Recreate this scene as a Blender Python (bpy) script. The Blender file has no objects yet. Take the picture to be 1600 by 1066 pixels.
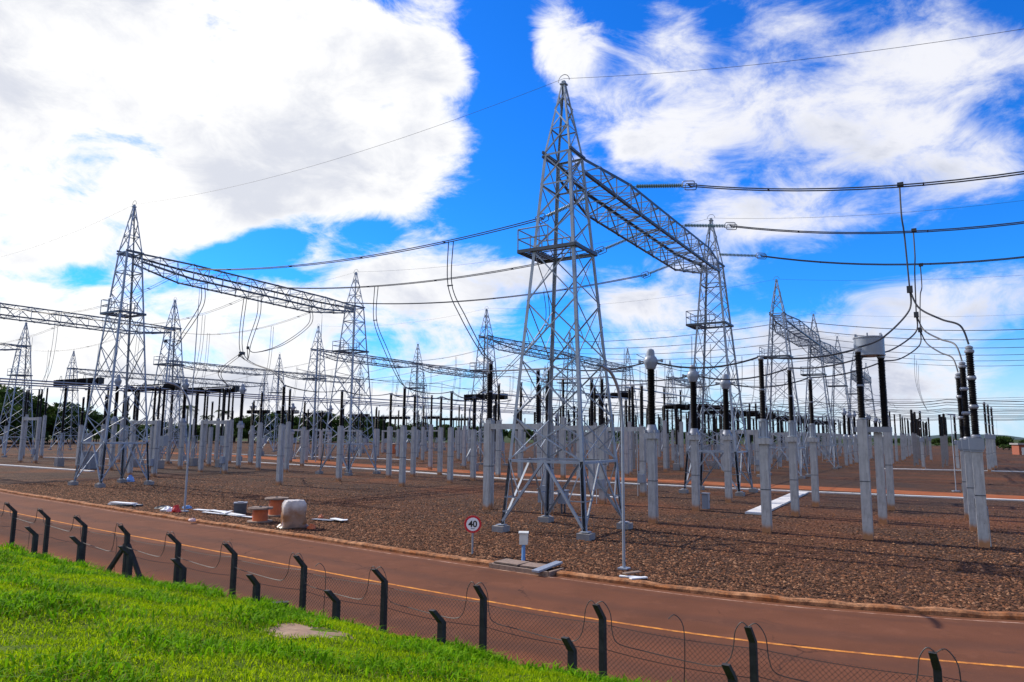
import bpy, math, random
import numpy as np
from mathutils import Vector, Matrix
random.seed(7); RNG = np.random.default_rng(11)
S = bpy.context.scene
COL = S.collection
# ------------------------------------------------------------------ camera
FPX, PITCH, ROLL, CZ = 1097.0, 0.1314, 0.009, 4.5
_F = np.array([0, math.cos(PITCH), math.sin(PITCH)]); _U0 = np.array([0, -math.sin(PITCH), math.cos(PITCH)]); _R0 = np.array([1., 0, 0])
_R = _R0*math.cos(ROLL)+_U0*math.sin(ROLL); _U = -_R0*math.sin(ROLL)+_U0*math.cos(ROLL)
cd = bpy.data.cameras.new("camera"); cam = bpy.data.objects.new("camera", cd); COL.objects.link(cam)
cd.sensor_width = 36; cd.lens = FPX/1600*36; cd.clip_start = 0.1; cd.clip_end = 20000
cam.matrix_world = Matrix(((_R[0], _U[0], -_F[0], 0), (_R[1], _U[1], -_F[1], 0), (_R[2], _U[2], -_F[2], CZ), (0, 0, 0, 1)))
S.camera = cam
def ray(x, y): return _F+_R*(x-800)/FPX+_U*(533-y)/FPX
def at(x, y, z=0.0):
    "survey: the point at height z that the photograph shows at pixel x, y"
    d = ray(x, y); t = (z-CZ)/d[2]; return Vector((d[0]*t, d[1]*t, z))
def zat(g, y):
    lo, hi = -5., 60.
    for _ in range(40):
        m = (lo+hi)/2; q = np.array([g[0], g[1], m-CZ])
        if 533-FPX*(q@_U)/(q@_F) > y: lo = m
        else: hi = m
    return lo
# yard grid: v runs along the gantry beams, u along the conductors
ANG = 1.0199; AX, AY = 2.55, 34.15
vx, vy = math.cos(ANG), math.sin(ANG); ux, uy = -vy, vx
def W(u, v, z=0.0): return Vector((AX+u*ux+v*vx, AY+u*uy+v*vy, z))
def toUV(p): dx, dy = p[0]-AX, p[1]-AY; return dx*ux+dy*uy, dx*vx+dy*vy
SPAN = 26.86; ROWU = [0, 40.4, 75.0, 116.4, 154.4]
# ------------------------------------------------------------------ sun, sky, exposure
SUN_AZ = (-0.84, 0.54); SUN_EL = math.radians(37)
sd = bpy.data.lights.new("sun", 'SUN'); so = bpy.data.objects.new("sun", sd); COL.objects.link(so)
sd.energy = 5.0; sd.angle = math.radians(0.6); sd.color = (1.0, 0.93, 0.82)
n = math.hypot(*SUN_AZ)
sv = Vector((SUN_AZ[0]/n*math.cos(SUN_EL), SUN_AZ[1]/n*math.cos(SUN_EL), math.sin(SUN_EL)))
so.rotation_euler = (-sv).to_track_quat('-Z', 'Y').to_euler(); so.location = sv*200
S.view_settings.view_transform = 'Standard'; S.view_settings.look = 'None'
S.view_settings.exposure = 0.2; S.view_settings.gamma = 1.0
S.cycles.max_bounces = 6; S.cycles.transparent_max_bounces = 8
wd = bpy.data.worlds.new("World"); S.world = wd; wd.use_nodes = True
class NT:
    def __init__(s, tree): s.t = tree; s.n = tree.nodes; s.l = tree.links
    def new(s, ty, **kw):
        nd = s.n.new(ty)
        for k, v in kw.items(): setattr(nd, k, v)
        return nd
    def put(s, sock, v):
        if hasattr(v, 'default_value') and hasattr(v, 'links'): s.l.new(v, sock)
        elif v is not None: sock.default_value = v
    def math(s, op, a, b=None, clamp=False):
        nd = s.new('ShaderNodeMath', operation=op); nd.use_clamp = clamp; s.put(nd.inputs[0], a)
        if b is not None: s.put(nd.inputs[1], b)
        return nd.outputs[0]
    def noise(s, vec, scale, detail=4, rough=.55, dist=0):
        nd = s.new('ShaderNodeTexNoise'); s.put(nd.inputs['Vector'], vec); nd.inputs['Scale'].default_value = scale
        nd.inputs['Detail'].default_value = detail; nd.inputs['Roughness'].default_value = rough; nd.inputs['Distortion'].default_value = dist
        return nd.outputs['Fac']
    def remap(s, v, a, b, c=0., d=1., smooth=False):
        nd = s.new('ShaderNodeMapRange'); nd.interpolation_type = 'SMOOTHSTEP' if smooth else 'LINEAR'
        s.put(nd.inputs[0], v)
        for i, q in enumerate((a, b, c, d)): s.put(nd.inputs[i+1], q)
        return nd.outputs[0]
    def mix(s, f, a, b, mode='MIX'):
        nd = s.new('ShaderNodeMix', data_type='RGBA', blend_type=mode)
        s.put(nd.inputs[0], f)
        for i, q in ((6, a), (7, b)):
            if isinstance(q, tuple): q = (*q, 1) if len(q) == 3 else q
            s.put(nd.inputs[i], q)
        return nd.outputs[2]
    def scale(s, vec, sc):
        nd = s.new('ShaderNodeMapping'); s.put(nd.inputs[0], vec); nd.inputs['Scale'].default_value = sc; return nd.outputs[0]
w = NT(wd.node_tree); w.n.clear()
out = w.new('ShaderNodeOutputWorld'); bg = w.new('ShaderNodeBackground'); w.l.new(bg.outputs[0], out.inputs[0])
bg.inputs[1].default_value = 0.1
sky = w.new('ShaderNodeTexSky'); sky.sky_type = 'NISHITA'; sky.sun_disc = False
sky.sun_elevation = SUN_EL; sky.sun_rotation = math.atan2(SUN_AZ[0], SUN_AZ[1]); sky.altitude = 300; sky.air_density = 1.0; sky.dust_density = .3; sky.ozone_density = 3.0
tc = w.new('ShaderNodeTexCoord'); D = tc.outputs['Generated']
sp = w.new('ShaderNodeSeparateXYZ'); w.l.new(D, sp.inputs[0])
ysafe = w.math('MAXIMUM', sp.outputs[1], 0.02)
gx = w.math('DIVIDE', sp.outputs[0], ysafe); gz = w.math('DIVIDE', sp.outputs[2], ysafe)
cmb = w.new('ShaderNodeCombineXYZ'); w.l.new(gx, cmb.inputs[0]); w.l.new(gz, cmb.inputs[1]); G2 = cmb.outputs[0]
# cloud banks: where each stands in the sky, its breadth, and how much it adds (+) or clears (-)
CLOUDS = [(150, 120, 470, 260, 1.0), (560, 150, 170, 190, .85), (420, 270, 290, 120, .75), (60, 330, 330, 130, .7), (-300, 200, 500, 500, 1.0),
 (650, 60, 110, 100, .4), (620, 290, 60, 50, .3), (700, 420, 190, 62, .85), (470, 398, 50, 26, .7), (640, 470, 230, 60, .45), (400, 480, 150, 40, .5), (100, 470, 160, 40, .5),
 (885, 75, 62, 78, .8), (850, 430, 60, 30, .3), (1010, 170, 120, 120, .42), (1060, 60, 60, 80, .4), (1080, 230, 150, 60, .4), (1280, 110, 210, 120, .55), (1490, 170, 220, 170, .8), (1180, 170, 120, 70, .3), (1330, 360, 200, 40, .35),
 (1400, 250, 190, 70, .6), (1230, 325, 180, 46, .75), (1130, 360, 90, 30, .3), (1560, 60, 160, 90, .4), (1060, 440, 130, 70, .5), (1500, 460, 240, 60, .8), (990, 500, 120, 60, .6), (760, 520, 120, 60, .4), (1230, 530, 200, 45, .4), (1180, 420, 50, 30, .2),
 (1350, 560, 320, 60, .5), (800, 600, 600, 60, .55), (1450, 640, 500, 50, .5), (300, 640, 500, 50, .6), (200, 560, 330, 70, .6), (980, 470, 60, 30, .3), (1150, 250, 60, 30, -.15), (430, 390, 75, 32, -.75), (345, 405, 55, 24, -.6), (570, 375, 60, 30, -.6), (20, 375, 40, 22, -.7), (330, 560, 120, 30, -.35),
 (810, 230, 90, 170, -.55), (770, 60, 60, 80, -.5), (940, 250, 30, 45, -.5), (1150, 50, 40, 45, -.3), (1300, 425, 150, 30, -.4), (1530, 370, 90, 26, -.3), (960, 340, 60, 60, -.5), (1210, 440, 60, 25, -.2), (470, 350, 60, 26, -.25), (100, 432, 80, 24, -.75)]
nA = w.noise(w.scale(D, (1, 1, 1.7)), 2.6, 8, .58, .25); nB = w.noise(w.scale(D, (1.0, 1.3, 2.0)), 9.0, 9, .66, .5)
cov = None
for x, y, rx, ry, wt in CLOUDS:
    d = ray(x, y); cx, cz = d[0]/d[1], d[2]/d[1]
    sb = w.new('ShaderNodeVectorMath', operation='SUBTRACT'); w.l.new(G2, sb.inputs[0]); sb.inputs[1].default_value = (cx, cz, 0)
    ml = w.new('ShaderNodeVectorMath', operation='MULTIPLY'); w.l.new(sb.outputs[0], ml.inputs[0]); ml.inputs[1].default_value = (FPX/rx, FPX/ry, 0)
    ln = w.new('ShaderNodeVectorMath', operation='LENGTH'); w.l.new(ml.outputs[0], ln.inputs[0])
    g = w.remap(ln.outputs['Value'], 1.45, 0.25, 0, wt, True)
    cov = g if cov is None else w.math('ADD', cov, g)
front = w.remap(sp.outputs[1], 0.02, 0.2, 0, 1, True)
cov = w.math('ADD', w.math('MULTIPLY', w.math('MINIMUM', cov, 1.05), front), w.math('MULTIPLY', w.math('SUBTRACT', 1.0, front), 0.5))
dens = w.math('ADD', cov, w.math('ADD', w.math('MULTIPLY', w.math('SUBTRACT', nA, .5), 2.3), w.math('MULTIPLY', w.math('SUBTRACT', nB, .5), 2.1)))
mask = w.remap(dens, 0.10, w.remap(gx, -.1, .35, .78, 1.05), 0, 1, True)
thick = w.remap(w.math('ADD', dens, w.math('MULTIPLY', w.math('SUBTRACT', w.noise(w.scale(D, (1, 1, 1.6)), 4.0, 6, .55, .2), .5), 3.4)), .7, 1.75, 0, 1, True)
sunside = w.new('ShaderNodeVectorMath', operation='DOT_PRODUCT'); w.l.new(D, sunside.inputs[0]); sunside.inputs[1].default_value = sv
lit = w.remap(sunside.outputs['Value'], 0.35, 0.80, 0, 1, True)
lightc = w.mix(lit, (7.9, 8.0, 8.6), (9.1, 9.1, 9.15)); darkc = w.mix(lit, (4.9, 5.3, 6.5), (6.4, 6.65, 7.4))
cloudc = w.mix(thick, lightc, darkc)
hs = w.new('ShaderNodeHueSaturation'); hs.inputs['Saturation'].default_value = 1.3; hs.inputs['Value'].default_value = 1.0; w.l.new(sky.outputs[0], hs.inputs['Color'])
skyc = w.mix(1.0, hs.outputs[0], (0.30, 1.12, 1.95), 'MULTIPLY')
hz = w.remap(sp.outputs[2], 0.0, 0.16, .8, 0, True); skyc = w.mix(hz, skyc, (5.6, 7.2, 8.8))
w.l.new(w.mix(mask, skyc, cloudc), bg.inputs[0])
# ------------------------------------------------------------------ materials
MATS = {}
def material(name, col, rough=.6, metal=0., var=.0, vscale=3., bump=0., bscale=40., extra=None, spec=.5):
    m = bpy.data.materials.new(name); m.use_nodes = True; t = NT(m.node_tree); b = t.n['Principled BSDF']
    b.inputs['Roughness'].default_value = rough; b.inputs['Metallic'].default_value = metal; b.inputs['Specular IOR Level'].default_value = spec
    tcn = t.new('ShaderNodeTexCoord'); O = tcn.outputs['Object']
    c = None
    if var:
        nz = t.noise(O, vscale, 6, .6); lo = tuple(x*(1-var) for x in col); hi = tuple(min(1, x*(1+var)) for x in col)
        c = t.mix(t.remap(nz, .3, .7), lo, hi)
    if extra: c = extra(t, O, c if c is not None else None, b)
    if c is not None: t.l.new(c, b.inputs['Base Color'])
    else: b.inputs['Base Color'].default_value = (*col, 1)
    if bump:
        bp = t.new('ShaderNodeBump'); bp.inputs['Strength'].default_value = bump; bp.inputs['Distance'].default_value = .02
        t.l.new(t.noise(O, bscale, 4, .6), bp.inputs['Height']); t.l.new(bp.outputs[0], b.inputs['Normal'])
    MATS[name] = m; return m
def zof(t, O):
    s_ = t.new('ShaderNodeSeparateXYZ'); t.l.new(O, s_.inputs[0]); return s_.outputs[2]
def concrete_fx(t, O, c, b):
    st = t.noise(t.scale(O, (6, 6, .7)), 1.5, 5, .6); c = t.mix(t.remap(st, .50, .72, 0, .6), c, (.15, .145, .14))
    pits = t.new('ShaderNodeTexVoronoi'); t.l.new(O, pits.inputs['Vector']); pits.inputs['Scale'].default_value = 5.
    c = t.mix(t.remap(pits.outputs['Distance'], .05, .12, .6, 0), c, (.12, .11, .10))
    gi = t.new('ShaderNodeObjectInfo')
    base = t.math('ADD', zof(t, O), t.math('MULTIPLY', t.math('SUBTRACT', t.noise(O, 3., 3), .5), .5))
    return t.mix(t.remap(base, .12, .42, .9, 0, True), c, (.42, .17, .05))     # red earth splashed on the foot
material('concrete', (.42, .415, .40), .85, 0, .16, 2.5, .25, 30, concrete_fx)
material('concrete_darker', (.25, .235, .225), .85, 0, .2, 1.5, .25, 20)
material('galvanised', (.30, .33, .37), .55, .35, .22, 1.2)
material('galvanised_dark', (.10, .11, .125), .5, .55, .2, 2)
material('porcelain', (.006, .004, .004), .5, 0, .3, 4, spec=.12)
material('casting', (.24, .25, .28), .45, .35, .1, 4)
material('grey_paint', (.25, .275, .315), .4, .0, .08, 3)
material('blue_paint', (.10, .22, .42), .45, 0, .15, 5)
material('cable', (.055, .055, .06), .55, .4)
material('alu_tube', (.30, .31, .33), .4, .6)
material('dark_bar', (.015, .014, .014), .45, .1)
material('glass_disc', (.16, .25, .22), .2, 0, .15, 8)
material('cream_box', (.60, .60, .55), .5, 0, .1, 4)
material('fence_wood', (.030, .027, .026), .9, 0, .5, 6, .5, 50)
material('wire', (.045, .042, .042), .6, .4)
material('sign_white', (.80, .80, .80), .4); material('sign_red', (.55, .02, .03), .4); material('sign_black', (.012, .012, .014), .4)
material('orange_paint', (.55, .13, .04), .6, 0, .2, 3)
material('old_wood', (.22, .15, .11), .85, 0, .3, 6, .3, 40)
material('white_plastic', (.75, .75, .74), .5, 0, .12, 5)
material('red_plastic', (.62, .03, .02), .4); material('blue_plastic', (.18, .34, .70), .3); material('pink_cloth', (.55, .38, .36), .8, 0, .2, 9)
material('dark_box', (.05, .055, .065), .6, 0, .2, 6)
material('brick', (.26, .075, .04), .9, 0, .2, 12)
material('bark', (.10, .075, .055), .9, 0, .3, 5)
def wrap_fx(t, O, c, b):
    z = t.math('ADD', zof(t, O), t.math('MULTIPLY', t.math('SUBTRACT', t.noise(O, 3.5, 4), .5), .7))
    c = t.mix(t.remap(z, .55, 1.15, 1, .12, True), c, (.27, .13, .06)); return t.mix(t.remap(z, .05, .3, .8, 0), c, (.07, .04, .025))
material('plastic_wrap', (.55, .50, .45), .35, 0, .2, 4, .5, 9, wrap_fx)
def leaf_mat(name, a, bcol, tr=.35):
    m = bpy.data.materials.new(name); m.use_nodes = True; t = NT(m.node_tree); b = t.n['Principled BSDF']
    gm = t.new('ShaderNodeNewGeometry'); c = t.mix(gm.outputs['Random Per Island'], a, bcol)
    if name.startswith('grass'):
        oc = t.new('ShaderNodeTexCoord').outputs['Object']; c = t.mix(t.remap(t.noise(oc, .9, 5, .65), .45, .70, 0, .45), c, (.07, .17, .004)); c = t.mix(t.remap(t.noise(oc, 2.3, 5, .7), .60, .72, 0, .6), c, (.34, .33, .06))
    t.l.new(c, b.inputs['Base Color']); b.inputs['Roughness'].default_value = .7; b.inputs['Specular IOR Level'].default_value = .05
    tl = t.new('ShaderNodeBsdfTranslucent'); t.l.new(c, tl.inputs[0]); mx = t.new('ShaderNodeMixShader'); mx.inputs[0].default_value = tr
    t.l.new(b.outputs[0], mx.inputs[1]); t.l.new(tl.outputs[0], mx.inputs[2]); t.l.new(mx.outputs[0], t.n['Material Output'].inputs[0]); MATS[name] = m
leaf_mat('leaves', (.022, .045, .010), (.06, .10, .022), .2); leaf_mat('leaves_pale', (.05, .08, .03), (.10, .13, .05), .25)
leaf_mat('grass', (.14, .28, .002), (.46, .58, .006), .5); leaf_mat('grass_weed', (.07, .22, .003), (.22, .42, .006), .45); leaf_mat('grass_dry', (.25, .22, .07), (.34, .28, .10), .3)
# ground materials
def ground_mat(name, fn, rough=.9):
    m = bpy.data.materials.new(name); m.use_nodes = True; t = NT(m.node_tree); b = t.n['Principled BSDF']; b.inputs['Roughness'].default_value = rough; b.inputs['Specular IOR Level'].default_value = .06
    tcn = t.new('ShaderNodeTexCoord'); fn(t, tcn.outputs['Object'], b); MATS[name] = m
def gravel(t, O, b):
    vo = t.new('ShaderNodeTexVoronoi'); t.l.new(O, vo.inputs['Vector']); vo.inputs['Scale'].default_value = 9.
    rp = t.new('ShaderNodeValToRGB'); sc = t.new('ShaderNodeSeparateColor'); t.l.new(vo.outputs['Color'], sc.inputs[0]); t.l.new(sc.outputs[0], rp.inputs[0])
    e = rp.color_ramp.elements; e[0].color = (.034, .019, .013, 1); e[1].color = (.20, .108, .064, 1); x = e.new(.5); x.color = (.092, .049, .031, 1)
    c = t.mix(t.remap(vo.outputs['Distance'], .35, .75, 0, .75), rp.outputs[0], (.03, .018, .012))
    big = t.noise(O, .12, 5, .6); c = t.mix(t.remap(big, .46, .66, 0, .7), c, (.17, .062, .028)); c = t.mix(t.remap(t.noise(O, .9, 6, .7), .58, .7, 0, .6), c, (.17, .075, .04))
    g2 = t.noise(t.scale(O, (1, 1, 1)), .045, 4, .5); c = t.mix(t.remap(g2, .46, .62, 0, .7), c, (.055, .038, .030))
    t.l.new(c, b.inputs['Base Color'])
    bp = t.new('ShaderNodeBump'); bp.inputs['Strength'].default_value = 1.; bp.inputs['Distance'].default_value = .06; bp.invert = True
    t.l.new(vo.outputs['Distance'], bp.inputs['Height']); t.l.new(bp.outputs[0], b.inputs['Normal'])
ground_mat('gravel', gravel)
def stone_fx(t, O, b):
    gm = t.new('ShaderNodeNewGeometry'); rp = t.new('ShaderNodeValToRGB'); t.l.new(gm.outputs['Random Per Island'], rp.inputs[0])
    e = rp.color_ramp.elements; e[0].color = (.022, .012, .008, 1); e[1].color = (.30, .160, .090, 1); x = e.new(.5); x.color = (.098, .050, .030, 1); x = e.new(.8); x.color = (.17, .07, .034, 1)
    t.l.new(rp.outputs[0], b.inputs['Base Color'])
ground_mat('stones', stone_fx)
def asphalt(t, O, b):
    c = t.mix(t.remap(t.noise(O, .35, 6, .65), .3, .7), (.125, .050, .027), (.18, .070, .038))
    c = t.mix(t.remap(t.noise(O, 40, 3, .6), .4, .75, 0, .5), c, (.07, .033, .022)); uvz = t.new('ShaderNodeTexCoord')
    sx = t.new('ShaderNodeSeparateXYZ'); t.l.new(uvz.outputs['UV'], sx.inputs[0])
    # traffic polish and clay dust: bands that follow the lanes
    band = t.math('ADD', sx.outputs[1], t.math('MULTIPLY', t.math('SUBTRACT', t.noise(O, .5, 4), .5), .12))
    wv = t.math('SINE', t.math('MULTIPLY', band, 24.)); c = t.mix(t.remap(wv, .2, 1., 0, .35), c, (.078, .042, .032))
    c = t.mix(t.remap(band, .9, .97, 0, .7), c, (.24, .08, .034)); c = t.mix(t.remap(band, .09, .02, 0, .6), c, (.20, .08, .04))
    ck = t.new('ShaderNodeTexVoronoi', feature='DISTANCE_TO_EDGE'); t.l.new(O, ck.inputs['Vector']); ck.inputs['Scale'].default_value = .33
    warp = t.new('ShaderNodeVectorMath', operation='ADD'); wn = t.new('ShaderNodeTexNoise'); t.l.new(O, wn.inputs['Vector']); wn.inputs['Scale'].default_value = 1.3; wn.inputs['Detail'].default_value = 6; t.l.new(O, warp.inputs[0]); t.l.new(wn.outputs['Color'], warp.inputs[1]); t.l.new(warp.outputs[0], ck.inputs['Vector'])
    crack = t.math('MULTIPLY', t.remap(ck.outputs['Distance'], 0., .010, .75, 0), t.remap(t.noise(O, .22, 3), .5, .6, 0, 1))
    c = t.mix(crack, c, (.03, .018, .014)); c = t.mix(t.remap(t.noise(O, 1.1, 7, .7), .55, .72, 0, .45), c, (.21, .088, .05)); c = t.mix(t.remap(t.noise(O, .6, 6, .75, .6), .60, .70, 0, .5), c, (.055, .032, .026))
    t.l.new(c, b.inputs['Base Color']); bp = t.new('ShaderNodeBump'); bp.inputs['Strength'].default_value = .4; bp.inputs['Distance'].default_value = .01
    t.l.new(t.noise(O, 60, 3), bp.inputs['Height']); t.l.new(bp.outputs[0], b.inputs['Normal'])
ground_mat('asphalt', asphalt, .9)
def plain(a, bb, sc, bs=20, wornto=None):
    def fn(t, O, b):
        c = t.mix(t.remap(t.noise(O, sc, 6, .65), .38, .62), a, bb)
        if wornto: c = t.mix(t.remap(t.noise(O, 4, 6, .75), .42, .60, 0, .85), c, wornto)
        t.l.new(c, b.inputs['Base Color']); bp = t.new('ShaderNodeBump'); bp.inputs['Strength'].default_value = .5; bp.inputs['Distance'].default_value = .02
        t.l.new(t.noise(O, bs, 5), bp.inputs['Height']); t.l.new(bp.outputs[0], b.inputs['Normal'])
    return fn
ground_mat('line_orange', plain((.62, .22, .04), (.72, .30, .06), 3, 20, (.28, .10, .045)))
ground_mat('line_white', plain((.34, .18, .12), (.46, .29, .21), 3, 20, (.20, .075, .04)))
ground_mat('kerb', plain((.33, .12, .042), (.50, .25, .125), 1.4, 25, (.13, .065, .038)))
ground_mat('red_earth', plain((.25, .072, .028), (.33, .115, .046), .6, 12))
ground_mat('dry_soil', plain((.28, .18, .12), (.36, .25, .17), 2, 12))
ground_mat('turf', plain((.05, .085, .006), (.11, .15, .012), 1.5, 14))
ground_mat('field', plain((.03, .045, .014), (.055, .07, .02), .05, 1))
ground_mat('trench_white', plain((.52, .50, .48), (.66, .64, .61), .8, 12))
ground_mat('hill', plain((.05, .075, .07), (.075, .10, .10), .01, .2))  # bluish tint paints the distance haze into the hill colour
# ------------------------------------------------------------------ mesh builder
class MB:
    def __init__(s): s.v = []; s.f = []
    def add(s, vs, fs):
        o = len(s.v); s.v += [tuple(x) for x in vs]; s.f += [tuple(i+o for i in f) for f in fs]; return s
    def box(s, c, d, rz=0., top=1.0):
        x, y, z = d[0]/2, d[1]/2, d[2]/2; cs, sn = math.cos(rz), math.sin(rz); vs = []
        for k in (-1, 1):
            q = 1. if k < 0 else top
            for a, b in ((-1, -1), (1, -1), (1, 1), (-1, 1)):
                px, py = a*x*q, b*y*q; vs.append((c[0]+px*cs-py*sn, c[1]+px*sn+py*cs, c[2]+k*z))
        return s.add(vs, [(3, 2, 1, 0), (4, 5, 6, 7), (0, 1, 5, 4), (1, 2, 6, 5), (2, 3, 7, 6), (3, 0, 4, 7)])
    def bar(s, p, q, wd, h=None, up=(0, 0, 1)):
        h = h or wd; p, q = Vector(p), Vector(q); t = (q-p).normalized(); up = Vector(up)
        if abs(t.dot(up)) > .98: up = Vector((1, 0, 0))
        a = t.cross(up).normalized()*wd/2; b = a.cross(t).normalized()*h/2
        vs = [p-a-b, p+a-b, p+a+b, p-a+b, q-a-b, q+a-b, q+a+b, q-a+b]
        return s.add(vs, [(0, 1, 2, 3), (7, 6, 5, 4), (0, 4, 5, 1), (1, 5, 6, 2), (2, 6, 7, 3), (3, 7, 4, 0)])
    def ang(s, p, q, wd, d1, d2=None, th=None):
        "an angle section from p to q, its two flanges along d1 and d2"
        th = th or wd*.14; p, q = Vector(p), Vector(q); t = (q-p).normalized(); a = Vector(d1); a = (a-t*a.dot(t)).normalized()
        b = Vector(d2) if d2 is not None else t.cross(a); b = (b-t*b.dot(t)-a*b.dot(a)).normalized()
        pr = [(0, 0), (wd, 0), (wd, th), (th, th), (th, wd), (0, wd)]
        vs = [p+a*x+b*y for x, y in pr]+[q+a*x+b*y for x, y in pr]
        fs = [(i, (i+1) % 6, (i+1) % 6+6, i+6) for i in range(6)]+[(0, 3, 2, 1), (0, 5, 4, 3), (6, 7, 8, 9), (6, 9, 10, 11)]
        return s.add(vs, fs)
    def tube(s, pts, r, n=6, cap=True):
        pts = [Vector(p) for p in pts]; rings = []; prev = None
        for i, p in enumerate(pts):
            t = (pts[min(i+1, len(pts)-1)]-pts[max(i-1, 0)]).normalized()
            a = prev if prev is not None else (Vector((0, 0, 1)) if abs(t.z) < .9 else Vector((1, 0, 0)))
            a = (a-t*a.dot(t)).normalized(); prev = a; b = t.cross(a); rr = r[i] if isinstance(r, (list, tuple)) else r
            rings.append([p+(a*math.cos(2*math.pi*k/n)+b*math.sin(2*math.pi*k/n))*rr for k in range(n)])
        vs = [q for R_ in rings for q in R_]; fs = []
        for i in range(len(pts)-1):
            for k in range(n): fs.append((i*n+k, i*n+(k+1) % n, (i+1)*n+(k+1) % n, (i+1)*n+k))
        if cap: fs += [tuple(reversed(range(n))), tuple(range(len(vs)-n, len(vs)))]
        return s.add(vs, fs)
    def lathe(s, prof, n=12, c=(0, 0, 0), axis=None):
        vs = []; fs = []; M = axis.to_track_quat('Z', 'Y').to_matrix() if axis is not None else None; c = Vector(c)
        for r, z in prof:
            for k in range(n):
                q = Vector((r*math.cos(2*math.pi*k/n), r*math.sin(2*math.pi*k/n), z)); vs.append(c+(M@q if M else q))
        m = len(prof)
        for i in range(m-1):
            for k in range(n): fs.append((i*n+k, i*n+(k+1) % n, (i+1)*n+(k+1) % n, (i+1)*n+k))
        fs += [tuple(reversed(range(n))), tuple(range((m-1)*n, m*n))]
        return s.add(vs, fs)
    def prism(s, poly, z0, z1):
        k = len(poly); vs = [(x, y, z0) for x, y in poly]+[(x, y, z1) for x, y in poly]
        return s.add(vs, [tuple(reversed(range(k))), tuple(range(k, 2*k))]+[(i, (i+1) % k, (i+1) % k+k, i+k) for i in range(k)])
    def join(s, o): return s.add(o.v, o.f)
    def mesh(s, name, mats, smooth=False, idx=None):
        me = bpy.data.meshes.new(name); me.from_pydata(s.v, [], s.f)
        for m in (mats if isinstance(mats, list) else [mats]): me.materials.append(MATS[m])
        if idx: me.polygons.foreach_set('material_index', idx)
        if smooth: me.shade_smooth(); me.set_sharp_from_angle(angle=math.radians(40))
        me.update(); return me
    def build(s, name, mat, parent=None, smooth=False):
        o = bpy.data.objects.new(name, s.mesh(name, mat, smooth)); COL.objects.link(o)
        if parent: o.parent = parent
        return o
def tag(o, label=None, cat=None, group=None, kind=None):
    for k, v in (('label', label), ('category', cat), ('group', group), ('kind', kind)):
        if v: o[k] = v
    return o
def empty(name, loc=(0, 0, 0), rz=0.): 
    o = bpy.data.objects.new(name, None); COL.objects.link(o); o.location = loc; o.rotation_euler.z = rz; o.empty_display_size = .3; return o
def children_of(o): return list(o.children)
PROTO = {}
class Kind:
    "a kind of apparatus: its parts, as separate meshes (near) or one mesh (far, too small for parts)"
    def __init__(s, name, parts, height): s.name = name; s.parts = parts; s.h = height; s.m = None; s.far = None
    def put(s, loc, label, cat, group=None, top=None, rz=ANG, part_view=True):
        sz = 1. if top is None else max(.8, min(1.35, top/s.h))
        if part_view:
            if s.m is None: s.m = [(p[0], p[1].mesh(p[0], p[2], len(p) > 3 and p[3])) for p in s.parts]
            r = empty(s.name, loc, rz)
            for nm, me in s.m:
                c = bpy.data.objects.new(nm, me); COL.objects.link(c); c.parent = r
        else:
            if s.far is None:
                allm = MB(); mats = []; idx = []
                for p in s.parts:
                    if p[2] not in mats: mats.append(p[2])
                    allm.join(p[1]); idx += [mats.index(p[2])]*len(p[1].f)
                s.far = allm.mesh(s.name, mats, False, idx)
            r = bpy.data.objects.new(s.name, s.far); COL.objects.link(r); r.location = loc; r.rotation_euler.z = rz
        r.scale = (1, 1, sz); tag(r, label, cat, group); return r
# ------------------------------------------------------------------ the ground
def sheet(name, pts, mat, kind='structure', label=None, cat=None):
    m = MB(); m.add(pts, [tuple(range(len(pts)))]); o = m.build(name, mat); tag(o, label or name.replace('_', ' '), cat or name.replace('_', ' '), None, kind); return o
KERB = [(0, 766), (100, 781), (200, 797), (320, 815), (430, 830), (610, 857), (785, 882), (1000, 911), (1200, 934), (1400, 950), (1600, 962)]
kuv = [toUV(at(x, y)) for x, y in KERB]
kuv = [(120, 12), (80, 3.5), (60, -1.8)]+kuv+[(-24, -4.6), (-34, 1.5), (-60, 22)]
# smooth the surveyed line (Chaikin)
for _ in range(3):
    q = [kuv[0]]
    for a, b in zip(kuv, kuv[1:]): q += [(a[0]*.75+b[0]*.25, a[1]*.75+b[1]*.25), (a[0]*.25+b[0]*.75, a[1]*.25+b[1]*.75)]
    kuv = q+[kuv[-1]]
def offset(line, d):
    o = []
    for i, p in enumerate(line):
        a = line[max(0, i-1)]; b = line[min(len(line)-1, i+1)]; tx, ty = b[0]-a[0], b[1]-a[1]; l = math.hypot(tx, ty); o.append((p[0]+ty/l*d, p[1]-tx/l*d))
    return o
ROADZ = -.10
def strip(name, l0, l1, z0, z1, mat, label=None):
    m = MB(); vs = []
    for a, b in zip(l0, l1): vs += [W(*a, z0), W(*b, z1)]
    m.add(vs, [(2*i, 2*i+1, 2*i+3, 2*i+2) for i in range(len(l0)-1)]); o = m.build(name, mat); tag(o, label or name.replace('_', ' '), name.replace('_', ' '), None, 'structure')
    uvl = o.data.uv_layers.new(name='UVMap')
    for lp in o.data.loops: uvl.data[lp.index].uv = (lp.vertex_index//2, float(lp.vertex_index % 2))
    return o
sgn = 1.0
test = offset(kuv, 1.0)
if test[len(test)//2][1] > kuv[len(kuv)//2][1]: sgn = -1.0
def off(d): return offset(kuv, sgn*d)      # d>0: towards the road
# lie of the land under everything
m = MB(); m.add([(-9000, -4000, -.6), (9000, -4000, -.6), (9000, 12000, -.6), (-9000, 12000, -.6)], [(0, 1, 2, 3)]); tag(m.build('ground', 'field'), 'open ground around the yard', 'ground', None, 'structure')
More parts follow.
